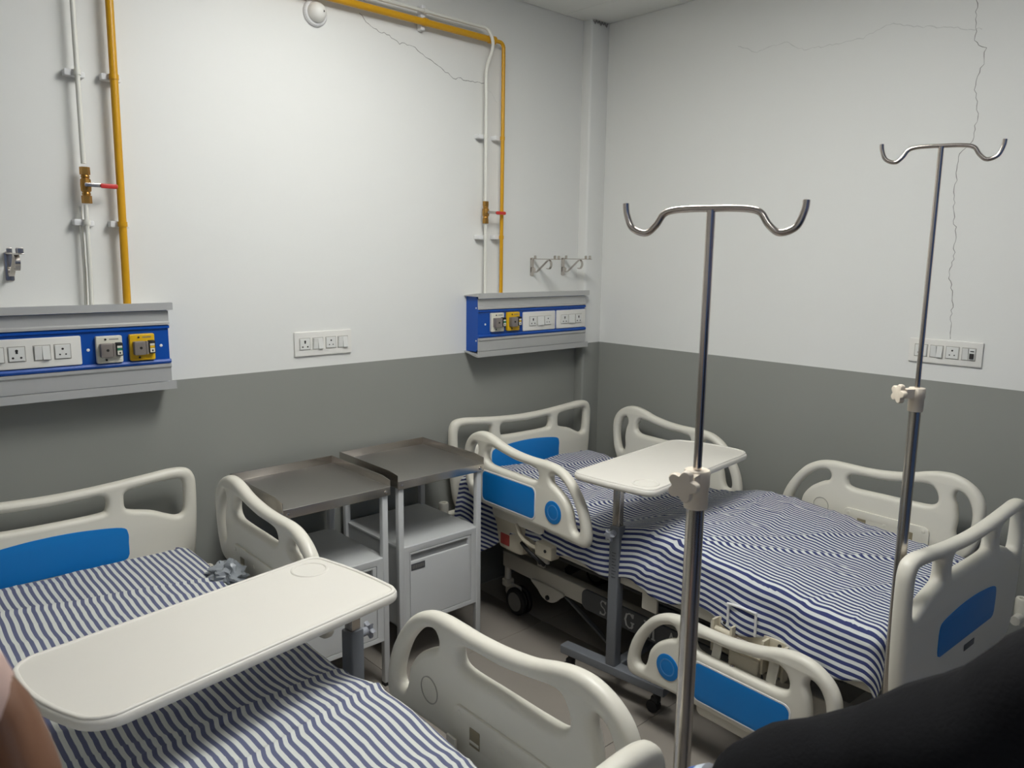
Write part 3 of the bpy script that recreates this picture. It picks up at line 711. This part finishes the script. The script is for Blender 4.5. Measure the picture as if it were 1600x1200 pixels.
# ---------------------------------------------------------------- sockets and switches (drawn on xz plane facing -y)
def sock5(g, cx, cz, s=.0215, mi=0):
    """5 A / 15 A round-pin socket, module face with three dark holes"""
    g.rbox(cx - s, cx + s, -.0045, 0, cz - s, cz + s, .001, 'xz', .0015, mi)
    for a, b, r in ((0, .009, .0036), (-.0085, -.0085, .0026), (.0085, -.0085, .0026)):
        g.lathe([(r, 0), (r, .0006)], (cx + a, -.0044, cz + b), (0, -1, 0), 10, 1)
def sock15(g, cx, cz, s=.0215, mi=0):
    g.rbox(cx - s, cx + s, -.0045, 0, cz - s, cz + s, .001, 'xz', .0015, mi)
    g.lathe([(.0042, 0), (.0042, .0006)], (cx, -.0044, cz + .011), (0, -1, 0), 10, 1); g.box(cx - .003, cx + .003, -.005, -.004, cz + .002, cz + .009, 1)
    for s_ in (-1, 1): g.lathe([(.0034, 0), (.0034, .0006)], (cx + s_ * .011, -.0044, cz - .011), (0, -1, 0), 10, 1)
def rocker(g, x0, x1, cz, s=.0215, tilt=1):
    V = [(x0, 0, cz - s), (x1, 0, cz - s), (x1, 0, cz + s), (x0, 0, cz + s)]
    a, b = (.009, .004) if tilt > 0 else (.004, .009)
    V += [(x0 + .0005, -a, cz - s), (x1 - .0005, -a, cz - s), (x1 - .0005, -b, cz + s), (x0 + .0005, -b, cz + s)]
    g.put(V, [(0, 1, 5, 4), (1, 2, 6, 5), (2, 3, 7, 6), (3, 0, 4, 7), (4, 5, 6, 7)])
def switch_plate(parent, name, x0, x1, z0, z1, y, mods, top=None):
    """mods: list of (kind, centre x); returns plate object. y is the wall surface, the plate stands out to -y"""
    p = G().rbox(x0, x1, y - .009, y, z0, z1, .003, 'xz', .005).build(name, PLATE, parent) if parent else G().rbox(x0, x1, y - .009, y, z0, z1, .003, 'xz', .005).build(name, PLATE)
    cz = (z0 + z1) / 2
    for kind, cx in mods:
        f_ = G().plate(rrect(cx - .0245, cx + .0245, cz - .0245, cz + .0245, .001), [rrect(cx - .0222, cx + .0222, cz - .0222, cz + .0222, .001)], .0008, 0, 'xz', y - .0092).build('module_gap', GAP, p)
        g = G()
        if kind == '5': sock5(g, cx, cz); nm = 'socket'
        elif kind == '15': sock15(g, cx, cz); nm = 'socket'
        elif kind == 's2':
            for a, b, tl in ((cx - .0215, cx - .0003, -1), (cx + .0003, cx + .0215, 1)):
                q = G(); rocker(q, a, b, cz, tilt=tl); o = q.build('rocker_switch', SWITCH, p, 20); o.location = (0, y - .0085, 0)
            continue
        elif kind == 's1': rocker(g, cx - .0215, cx + .0215, cz); nm = 'rocker_switch'
        elif kind == 'mcb':
            rocker(g, cx - .0215, cx - .001, cz, tilt=-1); g.box(cx + .001, cx + .0215, -.005, 0, cz - .0215, cz + .0215)
            g.box(cx + .005, cx + .018, -.012, -.005, cz - .016, cz + .004, 1); g.box(cx + .005, cx + .018, -.0054, -.005, cz + .01, cz + .014, 1); nm = 'breaker_switch'
        o = g.build(nm, [SWITCH, HOLE], p, 20); o.location = (0, y - .0085, 0)
    return p
p = switch_plate(None, 'switch_board', -1.796, -1.535, 1.26, 1.36, 0, [('15', -1.752), ('s2', -1.693), ('5', -1.634), ('s2', -1.578)])
tag(p, 'white switch board with two sockets on the bright wall between the wall panels', 'switch board', 'wall switch boards')
# the right-hand wall board is built on the xz plane and turned by its parent onto x = 0
t = thing('switch_board', 'white switch board with a black breaker on the right wall', 'switch board', (0, 0, 0), -pi / 2, 'wall switch boards')
sp_ = switch_plate(t, 'cover_plate', 1.689, 1.951, 1.281, 1.375, 0, [('5', 1.735), ('s2', 1.792), ('5', 1.848), ('mcb', 1.905)])

# ---------------------------------------------------------------- bed head panels
def gas_outlet(parent, x, z, body, col):
    o = G().rbox(x - .04, x + .04, -.105, -.088, z - .045, z + .045, .003, 'xz', .005).build('gas_outlet', body, parent)
    G().rbox(x - .032, x + .004, -.128, -.105, z - .024, z + .022, .002, 'xz', .004).build('outlet_block', OUTG, o)
    G().rbox(x + .006, x + .014, -.122, -.105, z - .023, z + .021, .001, 'xz', .002).build('outlet_collar', OUTG, o)
    G().rbox(x + .015, x + .036, -.124, -.105, z - .021, z + .023, .002, 'xz', .004).build('outlet_button', RUBBER, o)
    g = G().box(x + .018, x + .033, -.1246, -.124, z - .017, z - .003, 0).box(x + .018, x + .033, -.1246, -.124, z - .002, z + .005, 1).box(x + .018, x + .033, -.1246, -.124, z + .006, z + .013, 0)
    g.box(x + .023, x + .028, -.125, -.1244, z - .014, z - .008, 2); g.build('outlet_label', [OUTW, col, HOLE], o)
    g = G()
    for a, b in ((-.012, .034), (-.012, -.034)): g.lathe([(.0035, 0), (.0035, .0015)], (x + a, -.105, z + b), (0, -1, 0), 10)
    g.lathe([(.0045, 0), (.0045, .001)], (x - .012, -.128, z), (0, -1, 0), 10); pieces(g, 'screw', HOLE, o)
    g = G()
    for k in range(8): g.box(x + .0 + k * .0036, x + .0026 + k * .0036, -.1054, -.105, z + .032, z + .036)
    g.build('outlet_print', HUB, o)
def head_panel(label, x0, x1, items, screws):
    t = thing('bed_head_panel', label, 'wall panel', ((x0 + x1) / 2, 0, 1.35), 0, 'bed head panels'); ox = (x0 + x1) / 2
    def P(o): o.location = (-ox, 0, -1.35); return o
    # extruded profile in (y,z)
    prof = [(0, 1.222), (-.07, 1.222), (-.088, 1.236), (-.088, 1.47), (-.07, 1.484), (0, 1.484)]
    P(G().plate([(y, z) for y, z in prof], [], x1 - x0 - .004, .001, 'yz', (x0 + x1) / 2, 0, 1).build('blue_body', PBLUE, t, 20))
    def strip(name, pr, mt, e=0.): return P(G().plate(pr, [], x1 - x0 + e, .0006, 'yz', (x0 + x1) / 2, 0, 1).build(name, mt, t, 20))
    strip('upper_fascia', [(-.088, 1.424), (-.098, 1.424), (-.098, 1.432), (-.092, 1.436), (-.092, 1.472), (-.088, 1.472)], ALU)
    strip('top_lip', [(-.0, 1.484), (-.0, 1.488), (-.096, 1.5), (-.108, 1.5), (-.108, 1.475), (-.104, 1.475), (-.104, 1.484)], ALU, .022)
    strip('lower_fascia', [(-.088, 1.226), (-.092, 1.226), (-.092, 1.272), (-.098, 1.278), (-.098, 1.288), (-.088, 1.288)], ALU)
    strip('bottom_lip', [(0, 1.222), (0, 1.217), (-.09, 1.199), (-.106, 1.199), (-.106, 1.226), (-.101, 1.226), (-.101, 1.21)], ALU, .022)
    strip('blue_rib', [(-.088, 1.29), (-.096, 1.29), (-.099, 1.297), (-.096, 1.304), (-.088, 1.304)], PBLUE)
    strip('blue_rib', [(-.088, 1.41), (-.095, 1.412), (-.095, 1.42), (-.088, 1.422)], PBLUE)
    for kind, a, b in items:
        if kind == 'o2': q = []; gas_outlet(t, a, b, OUTW, GREEN)
        elif kind == 'vac': gas_outlet(t, a, b, YPLATE, YPLATE)
        else:
            switch_plate(t, 'switch_plate', a[0], a[1], 1.307, 1.401, -.088, b)
    for o in list(t.children):
        if o.name.startswith(('gas_outlet', 'switch_plate')): o.location = (-ox, 0, -1.35)
    g = G()
    for sx_ in screws: g.lathe([(.005, 0), (.005, .0015), (.003, .0025)], (sx_, -.088, 1.352), (0, -1, 0), 12)
    for z in (1.275, 1.43): g.lathe([(.004, 0), (.004, .0015)], (x0 + .0025, -.075, z), (-1, 0, 0), 10)
    for q0 in [o for o in pieces_list(g, 'panel_screw', CLAMP, t)]: P(q0)
head_panel('blue and aluminium wall panel with gas outlets above the left bed', -3.04, -2.306,
           [('plate', (-2.86, -2.585), [('s1', -2.822), ('15', -2.766), ('s2', -2.697), ('5', -2.640)]), ('o2', -2.503, 1.351), ('vac', -2.4, 1.352)], (-2.564, -2.335))
head_panel('blue and aluminium wall panel with gas outlets above the corner bed', -.905, -.158,
           [('o2', -.791, 1.36), ('vac', -.689, 1.36), ('plate', (-.618, -.392), [('15', -.553), ('s1', -.5), ('5', -.448)]), ('plate', (-.381, -.163), [('15', -.325), ('s1', -.272), ('15', -.219)])], (-.858, -.634))

# ---------------------------------------------------------------- gas pipes
def clamp(parent, x, z, r, vert=True):
    g = G()
    if vert:
        g.rbox(x - .034, x + .008, -.034, -.0, z - .010, z + .010, .002, 'xz', .004)
        g.rbox(x + .006, x + .026, -.03, -.0, z - .012, z + .006, .002, 'xz', .004)
    else:
        g.rbox(x - .010, x + .010, -.034, 0, z - .012, z + .028, .002, 'xz', .004); g.rbox(x - .012, x + .008, -.032, 0, z - .03, z - .01, .002, 'xz', .004)
    g.build('pipe_clamp', CLAMP, parent)
    G().lathe([(r + .0005, -.008), (r + .0025, -.008), (r + .0025, .008), (r + .0005, .008)], (x, -.045, z), 'z' if vert else 'x', 16).build('clamp_band', None or (YELLOW if 'yellow' in parent.name else PIPEW), parent)
YP = -.045
yp = thing('yellow_gas_pipe', 'mustard yellow pipe running along the wall top and down to both panels', 'pipe', (0, 0, 0))
rY = .0125
arc = lambda cx, cz, r, a0, a1, n=8: [(cx + r * math.cos(math.radians(a0 + (a1 - a0) * k / n)), YP, cz + r * math.sin(math.radians(a0 + (a1 - a0) * k / n))) for k in range(n + 1)]
G().tube([(-2.413, YP, 2.65), (-2.416, YP, 2.2), (-2.42, YP, 1.75), (-2.423, YP, 1.47)], rY, 16).build('left_drop', YELLOW, yp)
G().tube([(-3.6, YP, 2.652), (-2.4, YP, 2.65), (-1.2, YP, 2.649), (-.79, YP, 2.648)], rY * 1.12, 16).build('header_run', YELLOW, yp)
G().lathe([(.0125, -.02), (.0175, -.02), (.018, .016), (.014, .02)], (-.79, YP, 2.648), 'x', 18).build('pipe_socket', YELLOW, yp)
G().tube([(-.79, YP, 2.648)] + arc(-.745, 2.623, .025, 90, 0) + [(-.7205, YP, 2.2), (-.722, YP, 1.8), (-.722, YP, 1.47)], .0088, 16).build('right_drop', YELLOW, yp)
for x, z in ((-2.416, 2.232), (-2.42, 1.762)): clamp(yp, x, z, rY)
for x, z in ((-.721, 2.222), (-.722, 1.762)): clamp(yp, x, z, .0088)
clamp(yp, -1.167, 2.65, rY * 1.12, False); clamp(yp, -2.0, 2.65, rY * 1.12, False)
wp = thing('white_gas_pipe', 'thin off-white pipe with brass valves running beside the yellow pipe', 'pipe', (0, 0, 0))
rW = .0078
G().tube([(-2.52, YP, 2.69), (-2.522, YP, 2.4), (-2.525, YP, 1.95)], rW, 14).build('left_drop', PIPEW, wp)
G().tube([(-2.527, YP, 1.82), (-2.53, YP, 1.6), (-2.533, YP, 1.47)], rW * .9, 14).build('left_tail', PIPEW, wp)
G().tube([(-2.541, YP + .02, 1.815), (-2.541, YP + .02, 1.6), (-2.546, YP + .02, 1.47)], rW * .7, 10).build('left_return', PIPEW, wp)
G().tube([(-3.6, YP, 2.694), (-2.4, YP, 2.693), (-1.2, YP, 2.693), (-.9, YP, 2.693), (-.862, YP - .002, 2.692)], rW, 14).build('header_run', PIPEW, wp)
G().tube(catmull([(-.862, YP - .002, 2.692), (-.84, YP - .012, 2.688), (-.822, YP - .024, 2.665), (-.812, YP - .03, 2.63), (-.812, YP - .026, 2.595), (-.818, YP - .012, 2.555), (-.823, YP, 2.51), (-.824, YP, 2.4), (-.824, YP, 1.92)], 6, False), rW, 14).build('right_drop', PIPEW, wp)
G().tube([(-.823, YP, 1.83), (-.823, YP, 1.47)], rW, 14).build('right_tail', PIPEW, wp)
def valve(x, z, s, lev):
    o = G()
    for h0, h1, r in ((.03, .052, .0155), (-.052, -.03, .0155)):
        o.lathe([(r, h0 * s), (r, h1 * s)], (x, YP, z), 'z', 6)
    o.lathe([(.0115, -.03 * s), (.0135, -.025 * s), (.0115, -.02 * s), (.0155, -.016 * s), (.0165, 0), (.0155, .016 * s), (.0115, .02 * s), (.0135, .025 * s), (.0115, .03 * s)], (x, YP, z), 'z', 16)
    o.cyl((x, YP, z), (x, YP - .026, z), .007)
    v = o.build('ball_valve', BRASS, wp, 30)
    G().rbox(x - .01, x + lev * .45, YP - .03, YP - .026, z - .006, z + .006, .001, 'xz', .003).build('lever', STEEL, v)
    G().rbox(x + lev * .4, x + lev, YP - .034, YP - .024, z - .008, z + .007, .003, 'xz', .006).build('lever_grip', RED, v)
valve(-2.523, 1.882, 1.1, .088); valve(-.823, 1.875, .98, .1)
for x, z in ((-2.523, 2.23), (-2.528, 1.764)): clamp(wp, x, z, rW)
for x, z in ((-.824, 2.22), (-.823, 1.76)): clamp(wp, x, z, rW)
clamp(wp, -1.167, 2.693, rW, False)

# ---------------------------------------------------------------- wall hooks
def hook(label, x, z):
    t = thing('wall_hook', label, 'hook', (x, 0, z), 0, 'steel wall brackets')
    G().rbox(-.012, .012, -.004, 0, -.088, .004, .001, 'xz', .006).build('wall_strip', STEEL, t)
    G().rbox(-.008, .008, -.2, 0, -.004, 0, .001, 'yz', .002).build('arm', STEEL, t)
    g = G()
    for y in (-.025, -.165, -.192): g.rbox(-.008, .008, y - .002, y + .002, -.002, .016, .001, 'xz', .004)
    pieces(g, 'tab', STEEL, t)
    path = catmull([(0, -.005, -.045), (0, -.02, -.05), (0, -.022, -.066), (0, -.035, -.068), (0, -.08, -.035), (0, -.118, -.008), (0, -.135, -.012), (0, -.14, -.032), (0, -.128, -.05), (0, -.112, -.048)], 6, False)
    g = G(); V = []; Fs = []
    for i, p in enumerate(path):
        d = (path[min(i + 1, len(path) - 1)] - path[max(i - 1, 0)]).normalized(); nn = Vector((0, -d.z, d.y)) * .0016
        for a, s_ in ((-.007, 1), (.007, 1), (.007, -1), (-.007, -1)): V.append(p + nn * s_ + Vector((a, 0, 0)))
    for i in range(len(path) - 1):
        for k in range(4): q = (k + 1) % 4; Fs.append((4 * i + k, 4 * i + q, 4 * i + 4 + q, 4 * i + 4 + k))
    Fs += [(0, 1, 2, 3), tuple(range(4 * len(path) - 4, 4 * len(path)))]
    g.put(V, Fs).build('curled_brace', STEEL, t)
hook('steel wall bracket left of the white pipe above the left panel', -2.748, 1.663)
hook('steel wall bracket nearer the yellow pipe above the corner bed panel', -.474, 1.663)
hook('steel wall bracket nearest the room corner above the corner bed panel', -.247, 1.665)

# ---------------------------------------------------------------- dome fitting
t = thing('dome_fitting', 'small round white dome fixed high on the wall under the yellow pipe', 'dome fitting', (-1.662, 0, 2.592))
G().lathe([(.05, 0), (.05, .008), (.046, .014), (.04, .016), (.037, .013)], (0, 0, 0), (0, -1, 0), 36).build('base_ring', CLAMP, t)
G().lathe([(.037, .012), (.036, .026), (.031, .038), (.022, .047), (.011, .052), (.002, .0535)], (0, 0, 0), (0, -1, 0), 32).build('dome', PLATE, t, 60)
G().plate(circ(0, 0, .047, 36), [circ(0, 0, .0445, 36)], .001, 0, 'xz', -.0125).build('groove_ring', LINE, t)
G().lathe([(.004, 0), (.004, .004)], (.012, -.048, 0), (0, -1, 0), 12).build('dot', HOLE, t)

# ---------------------------------------------------------------- crumpled plastic on the left bed
bm = bmesh.new(); bmesh.ops.create_icosphere(bm, subdivisions=4, radius=1)
for v in bm.verts:
    n = v.co.normalized(); d = 1 + .5 * noise.noise(n * 2.1) + .35 * abs(noise.noise(n * 4.5)) - .25 * abs(noise.noise(n * 8 + Vector((3, 1, 2))))
    v.co = Vector((n.x * .045 * d + (.05 * max(0, -n.y - .3)) * -1, n.y * .07 * d, max(-.008, n.z * .034 * d * (1 - .5 * max(0, -n.y)))))
me = bpy.data.meshes.new('plastic_bag'); bm.to_mesh(me); bm.free(); me.materials.append(PLASTIC)
for p in me.polygons: p.use_smooth = True
me.set_sharp_from_angle(angle=math.radians(28))
o = bpy.data.objects.new('plastic_bag', me); COL.objects.link(o); o.location = (-2.305, -.52, .648); o.rotation_euler = (0, 0, .5)
tag(o, 'crumpled grey-white plastic bag on the left bed against the side rail', 'plastic bag')

# ---------------------------------------------------------------- people at the photographer's sides
def skin(name, chains, mt, parent=None, sub=2):
    """chains: list of joint lists [(xyz, radius)...]; a chain may start on an existing joint given by the same coordinates"""
    V = []; E = []; Rr = []; idx = {}; roots = []
    for ch in chains:
        prev = None
        for k, (p, r) in enumerate(ch):
            key = tuple(round(c, 4) for c in p)
            if key in idx: i = idx[key]
            else:
                i = len(V); idx[key] = i; V.append(p); Rr.append(r)
                if k == 0: roots.append(i)
            if prev is not None: E.append((prev, i))
            prev = i
    me = bpy.data.meshes.new(name); me.from_pydata(V, E, []); me.materials.append(mt)
    o = bpy.data.objects.new(name, me); COL.objects.link(o)
    if parent: o.parent = parent
    md = o.modifiers.new('skin', 'SKIN'); md.use_smooth_shade = True
    layer = me.skin_vertices[0].data if me.skin_vertices else None
    if layer is None:
        bmm = bmesh.new(); bmm.from_mesh(me); bmm.verts.layers.skin.verify(); bmm.to_mesh(me); bmm.free(); layer = me.skin_vertices[0].data
    for i, r in enumerate(Rr):
        layer[i].radius = r if isinstance(r, tuple) else (r, r); layer[i].use_root = i in roots
    s = o.modifiers.new('subdivision', 'SUBSURF'); s.levels = sub; s.render_levels = sub
    return o
def hand_chains(wr, fwd, side, up, curl, sc=1.):
    """palm and five bent fingers. fwd along the hand, side towards the thumb, up = back of the hand"""
    wr, fwd, side, up = Vector(wr), Vector(fwd).normalized(), Vector(side), Vector(up)
    side = (side - fwd * side.dot(fwd)).normalized(); up = fwd.cross(side) if fwd.cross(side).dot(up) > 0 else side.cross(fwd)
    ch = []; pal = []
    k0 = wr + fwd * .045 * sc; k1 = wr + fwd * .085 * sc
    ch.append([(tuple(wr), .026 * sc), (tuple(k0), (.036 * sc, .017 * sc)), (tuple(k1), (.04 * sc, .014 * sc))])
    for j, (off, ln) in enumerate(((.03, .072), (.010, .08), (-.010, .075), (-.029, .058))):
        p = wr + fwd * .075 * sc + side * off * sc; L = [(tuple(p), .0095 * sc)]; d = fwd.copy(); ang = 0
        for s_, fr in enumerate((.45, .3, .25)):
            ang += curl * (.75 if s_ == 0 else 1)
            d = fwd * math.cos(ang) - up * math.sin(ang); p = p + d * ln * fr * sc; L.append((tuple(p), (.009 - .001 * s_) * sc))
        ch.append(L)
    p = wr + fwd * .03 * sc + side * .025 * sc; L = [(tuple(p), .013 * sc)]
    for ln, a, b in ((.035, .75, .15), (.03, .45, .35), (.025, .3, .5)):
        p = p + (fwd * .75 + side * a - up * b).normalized() * ln * sc; L.append((tuple(p), .0105 * sc))
    ch.append(L); return ch
def person(label, J, jacket, trousers, skinm, sleeve_t, hand, cuffs, hairm, sleeve_r, other):
    """J: joints head,neck,chest,waist,pelvis, sh/el/wr (seen arm), sh2/el2/wr2, hips and feet"""
    chains = [[(J['pelvis'], (.14, .1)), (J['waist'], (.13, .095)), (J['chest'], (.16, .11)), (J['neck'], .055), (J['chin'], .065), (J['head'], (.075, .09)), (J['crown'], .06)],
              [(J['chest'], (.16, .11)), (J['sh'], .055), (J['el'], .042), (J['wr'], .027)],
              [(J['chest'], (.16, .11)), (J['sh2'], .055), (J['el2'], .042), (J['wr2'], .027)],
              [(J['pelvis'], (.14, .1)), (J['hip'], .085), (J['knee'], .055), (J['ank'], .038), (J['toe'], .035)],
              [(J['pelvis'], (.14, .1)), (J['hip2'], .085), (J['knee2'], .055), (J['ank2'], .038), (J['toe2'], .035)]]
    chains += hand_chains(J['wr'], *hand)
    chains += hand_chains(J['wr2'], *other)
    body = skin('person', chains, skinm); tag(body, label, 'person')
    W_ = Vector(J['wr']); E_ = Vector(J['el']); se = tuple(E_.lerp(W_, sleeve_t)); E2 = Vector(J['el2']); W2 = Vector(J['wr2']); se2 = tuple(E2.lerp(W2, sleeve_t))
    mid = tuple(E_.lerp(W_, sleeve_t * .5)); mid2 = tuple(E2.lerp(W2, sleeve_t * .5))
    skin('jacket' if jacket is JACKET else 'kurta', [[(tuple(Vector(J['pelvis']) - Vector((0, 0, .16))), (.19, .15)), (J['pelvis'], (.185, .145)), (J['waist'], (.18, .14)), (J['chest'], (.205, .155)), (tuple(Vector(J['neck']) - Vector((0, 0, .02))), .085)],
         [(J['chest'], (.205, .155)), (J['sh'], sleeve_r[0]), (J['el'], sleeve_r[1]), (mid, sleeve_r[2]), (se, sleeve_r[3])],
         [(J['chest'], (.205, .155)), (J['sh2'], sleeve_r[0]), (J['el2'], sleeve_r[1]), (mid2, sleeve_r[2]), (se2, sleeve_r[3])]], jacket, body)
    jk = body.children[-1]; tx = bpy.data.textures.new('cloth_folds', 'CLOUDS'); tx.noise_scale = .09; dm = jk.modifiers.new('folds', 'DISPLACE'); dm.texture = tx; dm.strength = .022; dm.mid_level = .4
    skin('trousers', [[(J['pelvis'], .13), (J['hip'], .1), (J['knee'], .078), (J['ank'], .065)], [(J['pelvis'], .13), (J['hip2'], .1), (J['knee2'], .078), (J['ank2'], .065)]], trousers, body)
    hc = Vector(J['head'])
    bm = bmesh.new(); bmesh.ops.create_icosphere(bm, subdivisions=3, radius=1)
    for v in bm.verts:
        n_ = v.co.copy(); v.co = hc + Vector((n_.x * .088, -.012 + n_.y * .1, .035 + n_.z * .1)) * 1.0
    dl = [v for v in bm.verts if (v.co - hc).z < .01 and (v.co - hc).y > -.03]
    bmesh.ops.delete(bm, geom=dl, context='VERTS')
    me = bpy.data.meshes.new('hair'); bm.to_mesh(me); bm.free(); me.materials.append(hairm)
    ho = bpy.data.objects.new('hair', me); COL.objects.link(ho); ho.parent = body
    for p_ in me.polygons: p_.use_smooth = True
    # facial features on the +y side of the head
    g = G()
    for s_ in (-1, 1): g.lathe([(.003, 0), (.011, .003), (.011, .006), (.004, .01)], hc + Vector((s_ * .032, .074, .0)), 'y', 12)
    pieces(g, 'eye', CLAMP, body)
    G().tube([hc + Vector((0, .085, .0)), hc + Vector((0, .098, -.025)), hc + Vector((0, .1, -.038)), hc + Vector((0, .088, -.042))], [.007, .01, .012, .008], 10).build('nose', skinm, body)
    G().tube([hc + Vector((-.024, .075, -.07)), hc + Vector((0, .086, -.068)), hc + Vector((.024, .075, -.07))], .006, 8).build('mouth', REDL, body)
    for nm, t0, t1, rr, mt in cuffs:
        G().tube([E_.lerp(W_, t0), E_.lerp(W_, (t0 + t1) / 2), E_.lerp(W_, t1)], rr, 24).build(nm, mt, body)
    return body
def joints(cx, cy, zsh, sh, el, wr, side):
    """standing figure facing +y; side=-1: the seen arm is on the -x side"""
    return dict(pelvis=(cx, cy, zsh - .50), waist=(cx, cy, zsh - .34), chest=(cx, cy, zsh - .10), neck=(cx, cy + .01, zsh + .07), chin=(cx, cy + .03, zsh + .14), head=(cx, cy + .03, zsh + .23), crown=(cx, cy + .01, zsh + .31),
                sh=sh, el=el, wr=wr, sh2=(cx - side * .2, cy, zsh), el2=(cx - side * .25, cy - .02, zsh - .3), wr2=(cx - side * .26, cy + .06, zsh - .54),
                hip=(cx + side * .1, cy, zsh - .6), knee=(cx + side * .11, cy + .01, zsh - 1.0), ank=(cx + side * .11, cy - .02, .08), toe=(cx + side * .12, cy + .13, .035),
                hip2=(cx - side * .1, cy, zsh - .6), knee2=(cx - side * .11, cy + .01, zsh - 1.0), ank2=(cx - side * .11, cy - .02, .08), toe2=(cx - side * .12, cy + .13, .035))
J1 = joints(-2.15, -2.98, 1.50, (-2.36, -2.93, 1.50), (-2.425, -2.70, 1.212), (-2.505, -2.407, 1.028), -1)
person('person in a black jacket, forearm reaching to the left bed foot at lower right', J1, JACKET, TROUS, SKIN2, .90,
       ((-.05, .78, -.32), (.9, .1, .1), (0, .2, 1), .5), [('shirt_cuff', .90, .935, .037, CUFFW), ('cuff_stripe', .93, .965, .0365, CUFF)], HAIR, (.085, .082, .066, .05),
       ((0, .2, -1), (0, 1, 0), (1, 0, 0), .35))
J2 = joints(-3.95, -2.75, 1.45, (-3.74, -2.71, 1.44), (-3.52, -2.42, 1.37), (-3.172, -2.359, 1.419), 1)
person('person in a pale pink top, bare brown hand entering at lower left corner', J2, PINK, TROUS, SKIN, 1.045,
       ((0.234, -0.412, -0.883), (-0.709, 0.550, -0.445), (-0.666, -0.728, 0.163), .15), [], HAIR, (.08, .06, .05, .043),
       ((0, .2, -1), (0, 1, 0), (-1, 0, 0), .35))
